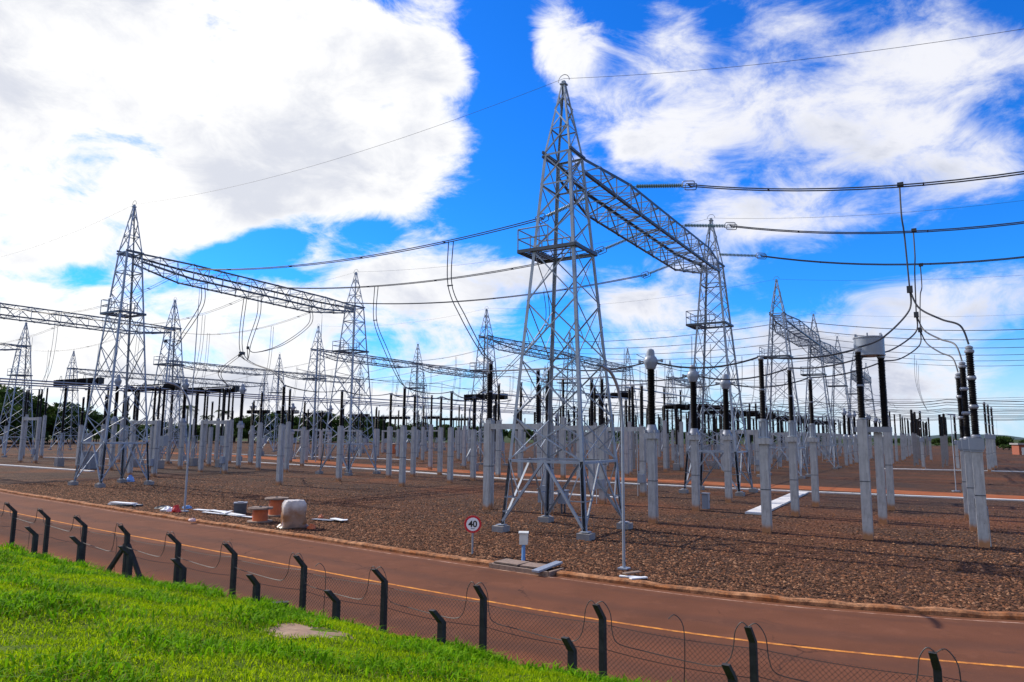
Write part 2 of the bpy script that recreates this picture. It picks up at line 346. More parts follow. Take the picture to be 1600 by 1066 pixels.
# gravel yard: from the kerb out to its far fence line
far = [(290, 60), (290, 330), (-300, 520), (-300, 120)]
m = MB(); pts = off(-.12); m.add([W(*p, 0) for p in pts]+[W(-90, 60, 0), W(-330, 300, 0), W(-150, 560, 0), W(330, 130, 0), W(240, 30, 0)], [tuple(range(len(pts)+5))]); tag(m.build('gravel_yard', 'gravel'), 'brown crushed stone yard', 'gravel', None, 'structure')
strip('road', off(.12), off(8.6), ROADZ, ROADZ, 'asphalt', 'reddish asphalt road')
strip('road_centre_line', off(4.28), off(4.40), ROADZ+.005, ROADZ+.005, 'line_orange', 'orange centre line painted on the road')
strip('road_edge_line', off(.42), off(.50), ROADZ+.005, ROADZ+.005, 'line_white', 'worn pale edge line beside the kerb')
strip('road_verge', off(8.58), off(11.5), ROADZ+.004, ROADZ+.08, 'red_earth', 'red earth verge below the fence')
# kerb with a gap at the cable pit
m = MB()
l0, l1 = off(-.13), off(.13); seglen = 0
def kerb_run(sel):
    vs = []; k = len(sel)
    for i in sel:
        a, b = l0[i], l1[i]; c = (b[0]*.75+a[0]*.25, b[1]*.75+a[1]*.25); h = .045+.008*math.sin(i*1.7)-(.018 if i % 4 == 0 else 0)+.009*math.sin((i//4)*2.7)
        vs += [W(*a, -.02), W(*a, h), W(*c, h), W(*b, h-.05), W(*b, ROADZ-.02)]
    m.add(vs, [(5*i+j, 5*i+j+1, 5*i+j+6, 5*i+j+5) for i in range(k-1) for j in range(4)]+[(0, 4, 3, 2, 1), tuple(5*(k-1)+j for j in range(5))])
gapu = (toUV(at(768, 888))[0], toUV(at(846, 897))[0])
# resample finely
def resample(l, st):
    o = [l[0]]
    for a, b in zip(l, l[1:]):
        d_ = math.dist(a, b); k = max(1, int(d_/st))
        o += [(a[0]+(b[0]-a[0])*i/k, a[1]+(b[1]-a[1])*i/k) for i in range(1, k+1)]
    return o
fine = resample(kuv, .5); keep = kuv; kuv = fine; l0, l1 = off(-.13), off(.13); kuv = keep
ks = [i for i in range(len(fine))]
kerb_run([i for i in ks if fine[i][0] > max(gapu)]); kerb_run([i for i in ks if fine[i][0] < min(gapu)])
tag(m.build('kerb', 'kerb'), 'orange earth stained concrete kerb', 'kerb', None, 'structure')
# red earth service road and cable trench lids inside the yard
def ribbon(name, pts, wd, z, mat, label):
    strip(name, offset(pts, wd/2), offset(pts, -wd/2), z, z, mat, label)
ribbon('service_road', [(130, 57), (95, 55), (55, 43), (30, 38.5), (0, 37.3), (-24, 36.5), (-60, 36)], 4.4, .004, 'red_earth', 'red earth service road crossing the yard')
def slabs(name, pts, wd, z, label, L=1.2):
    m = MB(); P_ = resample(pts, L)
    for i, (a, b) in enumerate(zip(P_, P_[1:])):
        pa, pb = W(*a, z), W(*b, z); c = (pa+pb)/2; d_ = pb-pa
        m.box((c.x, c.y, z/2+.0), (d_.length-.02, wd, z+random.uniform(0, .012)), math.atan2(d_.y, d_.x))
    tag(m.build(name, 'trench_white'), label, name.replace('_', ' '), None, 'structure')
slabs('cable_trench', [(-60, 34.2), (-20, 33.2), (-3, 31.4), (11, 31.5), (21, 29.8), (42, 34.8), (70, 38.6), (111, 28)], .55, .09, 'white concrete lids of the cable trench across the yard')
slabs('trench_branch', [(-5.95, 12.4), (-5.5, 31.0)], 1.05, .10, 'white concrete slab path between the insulator posts')
slabs('trench_spur', [(4.2, 17.3), (13, 17.6)], .5, .08, 'short white trench lid behind the nearest tower')
slabs('far_trench', [(-8, 84), (-26, 88)], .8, .10, 'thin white trench lid at the far side of the yard')
slabs('side_trench', [(88, 12.5), (64, 12.0)], .6, .10, 'white trench lid between the circuit breakers'); slabs('back_trench', [(112, 60), (60, 62)], .8, .1, 'pale trench lid near the back of the yard')
# hills far away on the right
m = MB(); hp = []
for i in range(60):
    a = math.radians(-8+i*1.0); d_ = 3800; h = 12+6*math.sin(i*.35)+5*math.sin(i*.93+1)+3*math.sin(i*2.1)
    hp.append((d_*math.sin(a), d_*math.cos(a), h))
vs = []
for x, y, h in hp: vs += [(x*.93, y*.93, -.5), (x*.97, y*.97, h*.8), (x, y, h), (x*1.1, y*1.1, -.5)]
m.add(vs, [(4*i+j, 4*i+j+1, 4*i+j+5, 4*i+j+4) for i in range(59) for j in range(3)])
tag(m.build('hills', 'hill', None, True), 'low blue green hills on the horizon', 'hills', None, 'structure')
# ------------------------------------------------------------------ the grass bank in front
FV = -18.5
def gz_of(u, v):
    xs = [-60, -42, -30.5, -25, -22, -20.6, -20.1, -19.4, -18.6, -17.6]; zs = [4.2, 3.6, 2.9, 2.05, 1.42, 1.02, .84, .52, .15, -.12]
    z = np.interp(v, xs, zs); z = z+np.clip((np.asarray(u)-3)/9., 0, 1)*.24*np.clip((-17.8-np.asarray(v))/1.5, 0, 1)
    z = z-np.clip((-4-np.asarray(u))/6., 0, 1)*.11*np.clip((-17.8-np.asarray(v))/1.5, 0, 1)
    fade = np.clip((-18.6-np.asarray(v))/1.0, 0, 1)
    return z+fade*(.035*np.sin(np.asarray(u)*1.3+np.asarray(v)*.7)+.025*np.sin(np.asarray(u)*2.9-np.asarray(v)*2.1+1)+.015*np.sin(np.asarray(u)*6.1+np.asarray(v)*5.))
patch_c = toUV(at(478, 986, 1.35))
for _ in range(6): patch_c = toUV(at(478, 986, float(gz_of(*patch_c))))
m = MB(); us = np.linspace(-40, 60, 260); vsn = np.concatenate([np.linspace(-60, -26, 24), np.linspace(-25.8, -17.6, 62)])
vs = []
for a in us:
    for b in vsn: vs.append(W(a, b, float(gz_of(a, b))))
nv = len(vsn); m.add(vs, [(i*nv+j, i*nv+j+1, (i+1)*nv+j+1, (i+1)*nv+j) for i in range(len(us)-1) for j in range(nv-1)])
tag(m.build('grass_bank', 'turf', None, True), 'grass bank sloping down to the fence', 'grass bank', None, 'structure')
def patch_r(du, dv):
    a = np.arctan2(dv, du); return np.hypot(du/.62, dv/.68)/(1+.18*np.sin(a*3+1)+.12*np.sin(a*5))
m = MB(); vs = [W(*patch_c, float(gz_of(*patch_c))+.012)]; K = 40
for i in range(K):
    a = 2*math.pi*i/K; r = (1+.18*math.sin(a*3+1)+.12*math.sin(a*5)); q = (patch_c[0]+.62*r*math.cos(a), patch_c[1]+.68*r*math.sin(a)); vs.append(W(*q, float(gz_of(*q))+.008))
m.add(vs, [(0, i+1, (i+1) % K+1) for i in range(K)]); tag(m.build('soil_patch', 'dry_soil'), 'bare dry soil patch in the grass', 'soil', None, 'structure')
def np_mesh(name, co, tris, mat, label, cat):
    me = bpy.data.meshes.new(name); me.vertices.add(len(co)); me.vertices.foreach_set('co', co.astype(np.float32).ravel())
    k = len(tris); me.loops.add(k*3); me.loops.foreach_set('vertex_index', tris.astype(np.int32).ravel())
    me.polygons.add(k); me.polygons.foreach_set('loop_start', np.arange(k, dtype=np.int32)*3); me.polygons.foreach_set('loop_total', np.full(k, 3, dtype=np.int32))
    me.update(calc_edges=True); me.materials.append(MATS[mat]); o = bpy.data.objects.new(name, me); COL.objects.link(o); tag(o, label, cat, None, 'stuff'); return o
def blades(u, v, length, width, lean, name, mat, label, lift=0.):
    k = len(u); z = gz_of(u, v)+lift; x = AX+u*ux+v*vx; y = AY+u*uy+v*vy
    a = RNG.uniform(0, 2*np.pi, k); b = RNG.uniform(0, 2*np.pi, k); dx, dy = np.cos(a), np.sin(a); ln = length*RNG.uniform(.6, 1.25, k); le = lean*RNG.uniform(.3, 1.3, k)*ln
    wx, wy = np.cos(b)*width/2, np.sin(b)*width/2
    base = np.stack([x, y, z-.02], 1); mid = base+np.stack([dx*le*.35, dy*le*.35, ln*.6], 1); tip = base+np.stack([dx*le, dy*le, ln*(1-.35*le/ln)], 1); wv_ = np.stack([wx, wy, np.zeros(k)], 1)
    co = np.stack([base-wv_*.8, base+wv_*.8, mid-wv_, mid+wv_, tip], 1).reshape(-1, 3)
    i = (np.arange(k)*5)[:, None]; tr = np.concatenate([i+np.array([0, 1, 3]), i+np.array([0, 3, 2]), i+np.array([2, 3, 4])], 1).reshape(-1, 3)
    return np_mesh(name, co, tr, mat, label, 'grass')
def scatter(k, clump=0.):
    u = RNG.uniform(-17, 16, k*3); v = RNG.uniform(-29.5, -18.7, k*3)
    x = AX+u*ux+v*vx; y = AY+u*uy+v*vy; ok = (np.abs(x) < y*.80+1.0) & (y > 3.0)
    ok &= patch_r(u-patch_c[0], v-patch_c[1]) > RNG.uniform(.72, 1.0, len(u))
    if clump: ok &= (np.sin(u*1.9+np.sin(v*1.3)*2)+np.sin(v*2.3+u*.7+1)+RNG.normal(0, .5, len(u))) > clump
    u, v = u[ok][:k], v[ok][:k]; return u, v
u, v = scatter(230000); blades(u, v, .085, .011, .75, 'lawn_grass', 'grass', 'short bright green grass covering the bank')
u, v = scatter(42000, .6); blades(u, v, .19, .022, 1.1, 'tall_grass', 'grass_weed', 'taller broad leaved weeds in the grass')
u, v = scatter(30000, .6); blades(u, v, .09, .011, 1.5, 'dry_grass', 'grass_dry', 'dry straw blades among the grass')
# weeds along the foot of the fence
ku = RNG.uniform(-13, 10, 60); uu = np.repeat(ku, 60)+RNG.normal(0, .16, 3600); vv = np.repeat(RNG.uniform(-20.6, -18.8, 60), 60)+RNG.normal(0, .12, 3600)
blades(uu, vv, .26, .024, .9, 'fence_weeds', 'grass_weed', 'tufts of tall weeds at the edge of the bank')
# ------------------------------------------------------------------ loose stones over the near yard
def stones():
    k = 150000; u = RNG.uniform(-26, 50, k*3); dv = RNG.exponential(6.5, k*3)
    kk = sorted(kuv); ke = np.interp(u, [p[0] for p in kk], [p[1] for p in kk]); v = ke+.25+dv
    x = AX+u*ux+v*vx; y = AY+u*uy+v*vy; ok = (np.abs(x) < y*.78) & (v < 30); u, v, x, y = [q[ok][:k] for q in (u, v, x, y)]; k = len(u)
    r = .02+.052*RNG.random(k)**2; sx, sy, sz = r*RNG.uniform(.7, 1.3, k), r*RNG.uniform(.7, 1.3, k), r*RNG.uniform(.45, .9, k)
    d = np.array([[1, 0, 0], [0, 1, 0], [-1, 0, 0], [0, -1, 0], [0, 0, 1], [.6, .6, .6], [-.6, .5, .65]], float)
    d = d[:5]; co = d[None]*np.stack([sx, sy, sz], 1)[:, None]*RNG.uniform(.75, 1.25, (k, 5, 1)); co[:, 4, :2] += RNG.uniform(-.4, .4, (k, 2))*r[:, None]
    a = RNG.uniform(0, 6.28, k); c, s = np.cos(a), np.sin(a); X = co[..., 0]*c[:, None]-co[..., 1]*s[:, None]; Y = co[..., 0]*s[:, None]+co[..., 1]*c[:, None]
    co = np.stack([X+x[:, None], Y+y[:, None], np.where(np.arange(5)[None] == 4, co[..., 2], -.004+RNG.uniform(0, .02, (k, 1)))], 2)
    i = (np.arange(k)*5)[:, None]; tr = np.concatenate([i+np.array([a_, (a_+1) % 4, 4]) for a_ in range(4)], 1).reshape(-1, 3)
    np_mesh('gravel_stones', co.reshape(-1, 3), tr, 'stones', 'loose brown stones over the near yard', 'gravel')
stones()
# ------------------------------------------------------------------ lattice towers and beams
HB, HT, ZB, ZA, ZP = 2.31, .78, 18.5, 22.35, 13.5
def hw(z): return HB+(HT-HB)*z/ZB if z <= ZB else HT+(.11-HT)*(z-ZB)/(ZA-ZB)
LEV = [0.3, 3.3, 5.3, 8.1, 10.9, 13.5, 15.2, 16.9, 18.5]
def tower_parts(lod):
    parts = []
    C4 = [(-1, -1), (1, -1), (1, 1), (-1, 1)]
    lw = .16
    for a, b in C4:
        l = MB(); l.ang((a*hw(.3), b*hw(.3), .3), (a*hw(ZB), b*hw(ZB), ZB), lw, (-a, 0, 0), (0, -b, 0), .03)
        if not lod: l.box((a*(hw(.3)-.02), b*(hw(.3)-.02), .32), (.42, .42, .03)); l.ang((a*hw(.3), b*hw(.3), .3), (a*hw(3.3), b*hw(3.3), 3.3), .19, (-a, 0, 0), (0, -b, 0), .03)
        parts.append(('leg', l, 'galvanised'))
    br = MB(); t = .062
    for k in range(4):
        (a0, b0), (a1, b1) = C4[k], C4[(k+1) % 4]
        nrm = Vector(((a0+a1)/2, (b0+b1)/2, 0))*-1
        def pt(s_, z):  # s_ 0..1 between the legs
            h = hw(z); return Vector((h*(a0+(a1-a0)*s_), h*(b0+(b1-b0)*s_), z))
        # foot panel: inverted V up to the middle of the first girt
        br.ang(pt(0, 3.3), pt(1, 3.3), .11, (0, 0, -1), nrm)
        br.ang(pt(.02, .45), pt(.5, 3.3), .115, nrm, None); br.ang(pt(.98, .45), pt(.5, 3.3), .115, nrm, None)
        if not lod:
            for sd_ in (0, 1):
                f_ = lambda q: q if not sd_ else 1-q
                br.ang(pt(f_(0), 1.55), pt(f_(.20), 1.55), .05, (0, 0, 1), nrm); br.ang(pt(f_(0), 3.3), pt(f_(.20), 1.55), .06, nrm); br.ang(pt(f_(0), .9), pt(f_(.1), .95), .05, nrm)
        for i in range(1, len(LEV)-1):
            z0, z1 = LEV[i], LEV[i+1]; tt = t if i < 4 else t*.85
            br.ang(pt(0, z0), pt(1, z1), tt, nrm, None); br.ang(pt(1, z0)+nrm*.03, pt(0, z1)+nrm*.03, tt, nrm, None)
            if i in (5, 7): br.ang(pt(0, z0), pt(1, z0), .08, (0, 0, -1), nrm)
            if not lod and i < 4:   # redundant members
                zm = (z0+z1)/2; br.ang(pt(.25, z0+(z1-z0)*.25), pt(0, z0+(z1-z0)*.62), .045, nrm); br.ang(pt(.75, z0+(z1-z0)*.25), pt(1, z0+(z1-z0)*.62), .045, nrm)
        br.ang(pt(0, ZB), pt(1, ZB), .10, (0, 0, -1), nrm)
    br.bar((-hw(3.3), 0, 3.27), (0, -hw(3.3), 3.27), .06); br.bar((hw(3.3), 0, 3.27), (0, hw(3.3), 3.27), .06)
    parts.append(('bracing', br, 'galvanised'))
    pk = MB()
    for a, b in C4: pk.ang((a*HT, b*HT, ZB), (a*.11, b*.11, ZA), .10, (-a, 0, 0), (0, -b, 0), .02)
    PL = [18.5, 19.9, 21.0, 21.8]
    for k in range(4):
        (a0, b0), (a1, b1) = C4[k], C4[(k+1) % 4]; nrm = Vector((-(a0+a1)/2, -(b0+b1)/2, 0))
        def pt(s_, z): h = hw(z); return Vector((h*(a0+(a1-a0)*s_), h*(b0+(b1-b0)*s_), z))
        for i in range(3): pk.ang(pt(i % 2, PL[i]), pt((i+1) % 2, PL[i+1]), .07, nrm)
        pk.ang(pt(0, 19.9), pt(1, 19.9), .06, (0, 0, -1), nrm)
    pk.box((0, 0, ZA+.03), (.34, .34, .07)); pk.box((0, 0, ZA+.12), (.18, .18, .18))
    parts.append(('peak', pk, 'galvanised'))
    rg = MB()
    rg.tube([(0, -.32+.0, ZA+.2)]+[(0, -.34*math.cos(q), ZA+.2+.36*math.sin(q)) for q in np.linspace(.1, 3.04, 12)]+[(0, .32, ZA+.2)], .018, 5); parts.append(('earth_loop', rg, 'galvanised_dark'))
    hd = MB(); hd.bar((-HT-.1, HT+.03, ZB+.08), (HT+.1, HT+.03, ZB+.08), .10, .14); hd.bar((-HT-.1, HT+.03, ZB-.14), (HT+.1, HT+.03, ZB-.14), .10, .12); hd.bar((-HT-.1, -HT-.03, ZB+.03), (HT+.1, -HT-.03, ZB+.03), .10, .12); parts.append(('head_channel', hd, 'galvanised_dark'))
    pf = MB(); h = hw(ZP)+.10
    pf.bar((-h, -h, ZP), (h, -h, ZP), .1, .16); pf.bar((-h, h+.75, ZP), (h, h+.75, ZP), .1, .16); pf.bar((-h, -h, ZP), (-h, h+.75, ZP), .1, .16); pf.bar((h, -h, ZP), (h, h+.75, ZP), .1, .16); pf.bar((-h, h, ZP), (h, h, ZP), .08, .14)
    for q in np.linspace(-h+.1, h-.1, 9): pf.bar((q, h-.25, ZP+.06), (q, h+.75, ZP+.06), .17, .03)
    for q in np.linspace(-h+.1, h-.1, 4): pf.bar((q, -h, ZP+.06), (q, h-.3, ZP+.06), .10, .03)
    parts.append(('platform', pf, 'galvanised_dark'))
    rl = MB(); z0 = ZP+.08; rr = .035
    P4 = [(-h, h*.2), (-h, h+.75), (h, h+.75), (h, h*.2)]
    for zz in (z0+.55, z0+1.05):
        for p, q in zip(P4, P4[1:]): rl.tube([(*p, zz), (*q, zz)], rr, 5)
    for p in [*P4, (0, h+.75), (-h, h*.6), (h, h*.6)]: rl.tube([(*p, z0), (*p, z0+1.05)], rr, 5)
    parts.append(('railing', rl, 'galvanised'))
    return parts
def footing(a, b):
    m = MB(); m.box((a*(HB-.02), b*(HB-.02), .10), (.64, .64, .34)); return m
TN = tower_parts(False)+[('footing', footing(a, b), 'concrete_darker') for a in (-1, 1) for b in (-1, 1)]
TF = tower_parts(True)+[('footing', footing(a, b), 'concrete_darker') for a in (-1, 1) for b in (-1, 1)]
KTN = Kind('lattice_tower', TN, ZA); KTF = Kind('lattice_tower', TF, ZA)
ORD = ['first', 'second', 'third', 'fourth', 'fifth', 'sixth', 'seventh', 'eighth']
ROWN = ['front row', 'second row', 'third row', 'fourth row', 'hindmost row']
ADJ = {(1, 0): (-1.0, 1.0, 1.035), (0, 0): (0, 0, 1.0), (2, 1): (-.5, 0, 1.0)}
TW = {}
def tower(r, k):
    du, dv, sc = ADJ.get((r, k), (0, 0, 1.0)); u, v = ROWU[r]+du, SPAN*k+dv
    if (r, k) == (1, 0): gg = at(174, 758); u, v = toUV(gg); sc = zat(gg, 324)/ZA
    lab = {(0, 0): 'tallest lattice steel tower, nearest, in the middle of the picture behind the kerb', (0, 1): 'lattice steel tower at the far end of the nearest beam, behind the silver headed transformers',
           (1, 0): 'big lattice steel tower on the left with platform, starting the left beam', (1, 1): 'lattice steel tower ending the left beam, left of the three wide spaced insulator posts'}.get((r, k))
    if not lab: lab = f'grey lattice gantry tower, {ORD[k]} one of the {ROWN[r]} counted away from the road'
    kind = KTN if (r, k) in ((0, 0), (0, 1), (1, 0), (1, 1)) else KTF
    o = kind.put(W(u, v), lab, 'tower', 'lattice gantry towers', ZA*sc); TW[(r, k)] = (u, v, sc)
    o.scale.x = o.scale.y = .88 if (r, k) == (1, 0) else .95
    return o
for rk in [(0, 0), (0, 1), (0, 2), (0, 3), (0, 4), (0, 5), (0, 6), (1, 0), (1, 1), (1, 2), (1, 3), (1, 4), (1, 5), (1, 6), (2, 0), (2, 1), (2, 2), (2, 3), (2, 4), (2, 5), (3, 0), (3, 1), (3, 2), (3, 3), (3, 4), (3, 5), (4, 2), (4, 3), (4, 4)]: tower(*rk)
def beam_parts(lod):
    L = SPAN; x0, x1 = .75, L-.75; n = 16; xs = np.linspace(x0, x1, n+1)
    def ramp(x): return max(0., min(1., min((x-x0)/4.6, (x1-x)/4.6)))
    def node(i, sy, top):
        x = xs[i]; r = ramp(x); wd_ = .80+.62*r; dp = .75+.62*r; return Vector((x, sy*wd_, ZB+.02 if top else ZB-dp))
    ch = MB(); br = MB()
    for sy in (-1, 1):
        for top in (True, False):
            for i in range(n): ch.ang(node(i, sy, top), node(i+1, sy, top), .15, (0, -sy, 0), (0, 0, -1 if top else 1), .03)
        for i in range(n):
            a, b = (node(i, sy, True), node(i+1, sy, False)) if i % 2 else (node(i, sy, False), node(i+1, sy, True))
            br.ang(a, b, .065, (0, -sy, 0))
            if i and (not lod or i % 2): br.ang(node(i, sy, True), node(i, sy, False), .05, (0, -sy, 0))
    for top in (True, False):
        for i in range(n):
            s_ = 1 if i % 2 else -1; br.ang(node(i, s_, top), node(i+1, -s_, top), .055, (0, 0, -1))
            if i: br.ang(node(i, 1, top), node(i, -1, top), .055, (0, 0, -1))
    for i in range(0, n+1, 4): br.bar(node(i, 1, True), node(i, -1, False), .05); br.bar(node(i, -1, True), node(i, 1, False), .05)
    return [('chord', ch, 'galvanised_dark'), ('bracing', br, 'galvanised')]
KB = Kind('lattice_beam', beam_parts(False), ZB); KBF = Kind('lattice_beam', beam_parts(True), ZB)
def beam(r, k):
    u, v, sc = TW[(r, k)]; u2, v2, s2 = TW[(r, k+1)]
    p, q = W(u, v), W(u2, v2); d_ = q-p; lab = {(0, 0): 'nearest lattice beam running from the tallest tower away to the right', (1, 0): 'left hand lattice beam between the two left towers, with cable loops below'}.get((r, k), f'lattice beam joining the {ORD[k]} and {ORD[k+1]} towers of the {ROWN[r]}')
    o = (KB if (r, k) in ((0, 0), (1, 0)) else KBF).put(p, lab, 'beam', 'lattice gantry beams', ZB*(sc+s2)/2, math.atan2(d_.y, d_.x)); o.scale.x = d_.length/SPAN
    if (r, k) == (1, 0): o.rotation_euler.y = math.atan2(ZB*(sc-s2), d_.length); tilt = o.rotation_euler.y; hb = ZB*(sc+s2)/2; o.location = p-d_.normalized()*hb*math.sin(tilt)+Vector((0, 0, ZB*sc-hb*math.cos(tilt)))
for rk in [(0, 0), (0, 2), (0, 3), (0, 5), (1, 0), (1, 2), (1, 3), (1, 5), (2, 0), (2, 2), (2, 3), (3, 0), (3, 2), (3, 3), (4, 2), (4, 3)]: beam(*rk)
# ------------------------------------------------------------------ yard apparatus: kinds
def dt_post(h, wd=.40):
    "double tee concrete post with a groove down two faces"
    a, g, d_ = wd/2, wd*.22, wd*.15
    poly = [(-a, -a), (-g, -a), (-g+.02, -a+d_), (g-.02, -a+d_), (g, -a), (a, -a), (a, a), (g, a), (g-.02, a-d_), (-g+.02, a-d_), (-g, a), (-a, a)]
    return MB().prism(poly, -.05, h)
def strap(h, wd=.40): return MB().box((0, 0, h), (wd+.02, wd+.02, .04))
def stack(z0, z1, r, n=18, sheds=None, c=(0, 0, 0)):
    k = sheds or max(6, int((z1-z0)/.075)); p = [(r*.74, z0)]
    for i in range(k):
        a = z0+(z1-z0)*i/k; d_ = (z1-z0)/k; rr = r if i % 2 == 0 else r*.93
        p += [(r*.74, a+d_*.05), (rr, a+d_*.30), (rr*.97, a+d_*.42), (r*.74, a+d_*.85)]
    p.append((r*.74, z1)); return MB().lathe(p, n, c)
def flange(z, r, h=.1, c=(0, 0, 0), n=14): return MB().lathe([(r*.8, z), (r, z+h*.25), (r, z+h*.75), (r*.8, z+h)], n, c)
def PI_parts(ht=5.1, top=8.45, cap=False, ped=0., r=.16):
    P_ = [('post', dt_post(ht), 'concrete'), ('strap', strap(ht*.48), 'galvanised_dark')]
    z = ht
    if cap: P_.append(('cap_slab', MB().box((0, 0, ht+.11), (.66, .66, .28)), 'concrete')); z = ht+.26
    if ped:
        pd = MB(); pd.lathe([(.26, z), (.26, z+.05), (.17, z+.06), (.17, z+ped-.06), (.23, z+ped-.05), (.23, z+ped)], 12)
        for a in range(4): pd.box((.22*math.cos(a*1.571+.78), .22*math.sin(a*1.571+.78), z+ped/2), (.05, .05, ped-.02), a*1.571)
        P_.append(('pedestal', pd, 'galvanised', True)); z += ped
    mid = (z+top-.1)/2
    P_ += [('insulator', stack(z+.06, mid-.05, r), 'porcelain', True), ('insulator', stack(mid+.05, top-.12, r*.93), 'porcelain', True)]
    P_ += [('flange', flange(z-.0, r*1.05, .09), 'casting', True), ('flange', flange(mid-.05, r*.95, .1), 'casting', True)]
    tp = flange(top-.13, r*.9, .13); tp.box((0, 0, top+.05), (.10, .34, .08)); P_.append(('terminal', tp, 'casting', True))
    return P_
K_PI = Kind('insulator_post', PI_parts(), 8.5); K_PIR = Kind('insulator_post', PI_parts(4.2, 8.4, True, .85, .15), 8.45); K_TR = Kind('insulator_post', PI_parts(5.3, 8.5, False, 0, .16), 8.55)
def CT_parts():
    P_ = [('post', dt_post(4.2), 'concrete'), ('strap', strap(2.1), 'galvanised_dark'), ('cap_slab', MB().box((0, 0, 4.34), (.62, .62, .28)), 'concrete')]
    b = MB(); b.lathe([(.34, 4.48), (.34, 4.54), (.28, 4.68), (.235, 4.82), (.22, 4.90)], 16)
    for a in range(4): b.box((.36*math.cos(a*1.571+.78), .36*math.sin(a*1.571+.78), 4.56), (.14, .10, .16), a*1.571+.78)
    P_ += [('base_tank', b, 'casting', True), ('insulator', stack(4.9, 7.72, .225, 20, 40), 'porcelain', True)]
    hd = MB().lathe([(.20, 7.72), (.25, 7.76), (.27, 7.84), (.36, 8.02), (.38, 8.18), (.30, 8.34), (.22, 8.42), (.21, 8.62), (.17, 8.74), (.06, 8.80)], 18); P_.append(('head', hd, 'grey_paint', True))
    tm = MB(); tm.bar((0, -.62, 8.15), (0, .62, 8.15), .08, .08); tm.box((0, -.62, 8.15), (.12, .1, .16)); tm.box((0, .62, 8.15), (.12, .1, .16)); P_.append(('terminal', tm, 'casting'))
    cn = MB(); cn.tube([(.26, 0, 0), (.26, 0, 4.2)], .025, 6); cn.box((.36, .1, 1.0), (.22, .36, .5)); P_.append(('terminal_box', cn, 'casting'))
    return P_
K_PF = Kind('insulator_post', [('post', MB().box((0, 0, 2.45), (.26, .26, 5.0)), 'concrete_darker'), ('insulator', MB().lathe([(.12, 4.95), (.20, 5.0), (.19, 6.6), (.12, 6.7), (.19, 6.8), (.18, 8.3), (.08, 8.4)], 8), 'porcelain')], 8.4)  # darker concrete puts the shade on the far posts into their colour
K_CT = Kind('current_transformer', CT_parts(), 8.8)
def AR_parts():
    P_ = [('post', dt_post(3.9, .38), 'concrete'), ('strap', strap(2.1, .38), 'galvanised_dark')]
    P_.append(('base_box', MB().box((0, 0, 4.22), (.54, .54, .48)).join(MB().box((0, 0, 3.93), (.46, .46, .08))), 'grey_paint'))
    dr = MB(); dr.box((0, -.28, 4.22), (.42, .02, .36)); P_.append(('door', dr, 'casting'))
    zs = [4.52, 5.78, 7.0, 8.15]
    for a, b in zip(zs, zs[1:]): P_.append(('insulator', stack(a+.08, b-.08, .165, 18), 'porcelain', True))
    for z in zs[:3]: P_.append(('flange', flange(z-.09, .19, .18), 'casting', True))
    P_.append(('terminal', flange(8.06, .19, .16).join(MB().lathe([(.10, 8.22), (.15, 8.26), (.15, 8.34), (.05, 8.40)], 12)), 'casting', True))
    cn = MB(); cn.tube([(.30, .1, 0), (.32, .1, 3.9)], .03, 6); P_.append(('conduit', cn, 'galvanised'))
    cn = MB(); cn.tube([(.26, -.25, 0), (.26, -.22, 1.6), (.3, -.1, 1.8)], .02, 5); P_.append(('cable', cn, 'galvanised'))
    P_.append(('counter_box', MB().box((.34, .1, 1.75), (.2, .26, .4)), 'casting'))
    return P_
K_AR = Kind('surge_arrester', AR_parts(), 8.4)
def HF_parts(sep=4.2, ht=5.1, top=8.45):
    P_ = []
    for y in (0, sep):
        p = dt_post(ht); p.v = [(a, b+y, c) for a, b, c in p.v]; P_.append(('post', p, 'concrete')); s_ = strap(ht*.5); s_.v = [(a, b+y, c) for a, b, c in s_.v]; P_.append(('strap', s_, 'galvanised_dark'))
    P_.append(('lintel', MB().box((0, sep/2, ht-.2), (.28, sep-.4, .32)), 'concrete'))
    ys = (0, .75, sep)
    for y in ys:
        z0 = ht+.06 if y != .75 else ht+.02; P_.append(('insulator', stack(z0, top-.35, .13, 12, 24, (0, y, 0)), 'porcelain', True)); P_.append(('flange', flange(top-.36, .13, .1, (0, y, 0)), 'casting', True))
    bl = MB(); bl.tube([(0, .0, top-.2), (0, sep, top-.2)], .05, 8); bl.tube([(0, -.5, top-.16), (0, .1, top-.16)], .05, 6); bl.tube([(0, sep-.1, top-.16), (0, sep+.5, top-.16)], .05, 6)
    for y in (0, sep): bl.tube([(.26*math.cos(a), y, top-.08+.26*math.sin(a)) for a in np.linspace(0, 2*math.pi, 14)], .02, 5)
    P_.append(('blade', bl, 'alu_tube', True))
    mb = MB(); mb.box((-.42, 0, 1.3), (.32, .44, .62)); mb.tube([(-.3, .3, 0), (-.3, .3, ht)], .03, 6); P_.append(('drive_box', mb, 'grey_paint'))
    return P_
K_HF = Kind('disconnector', HF_parts(), 8.45)
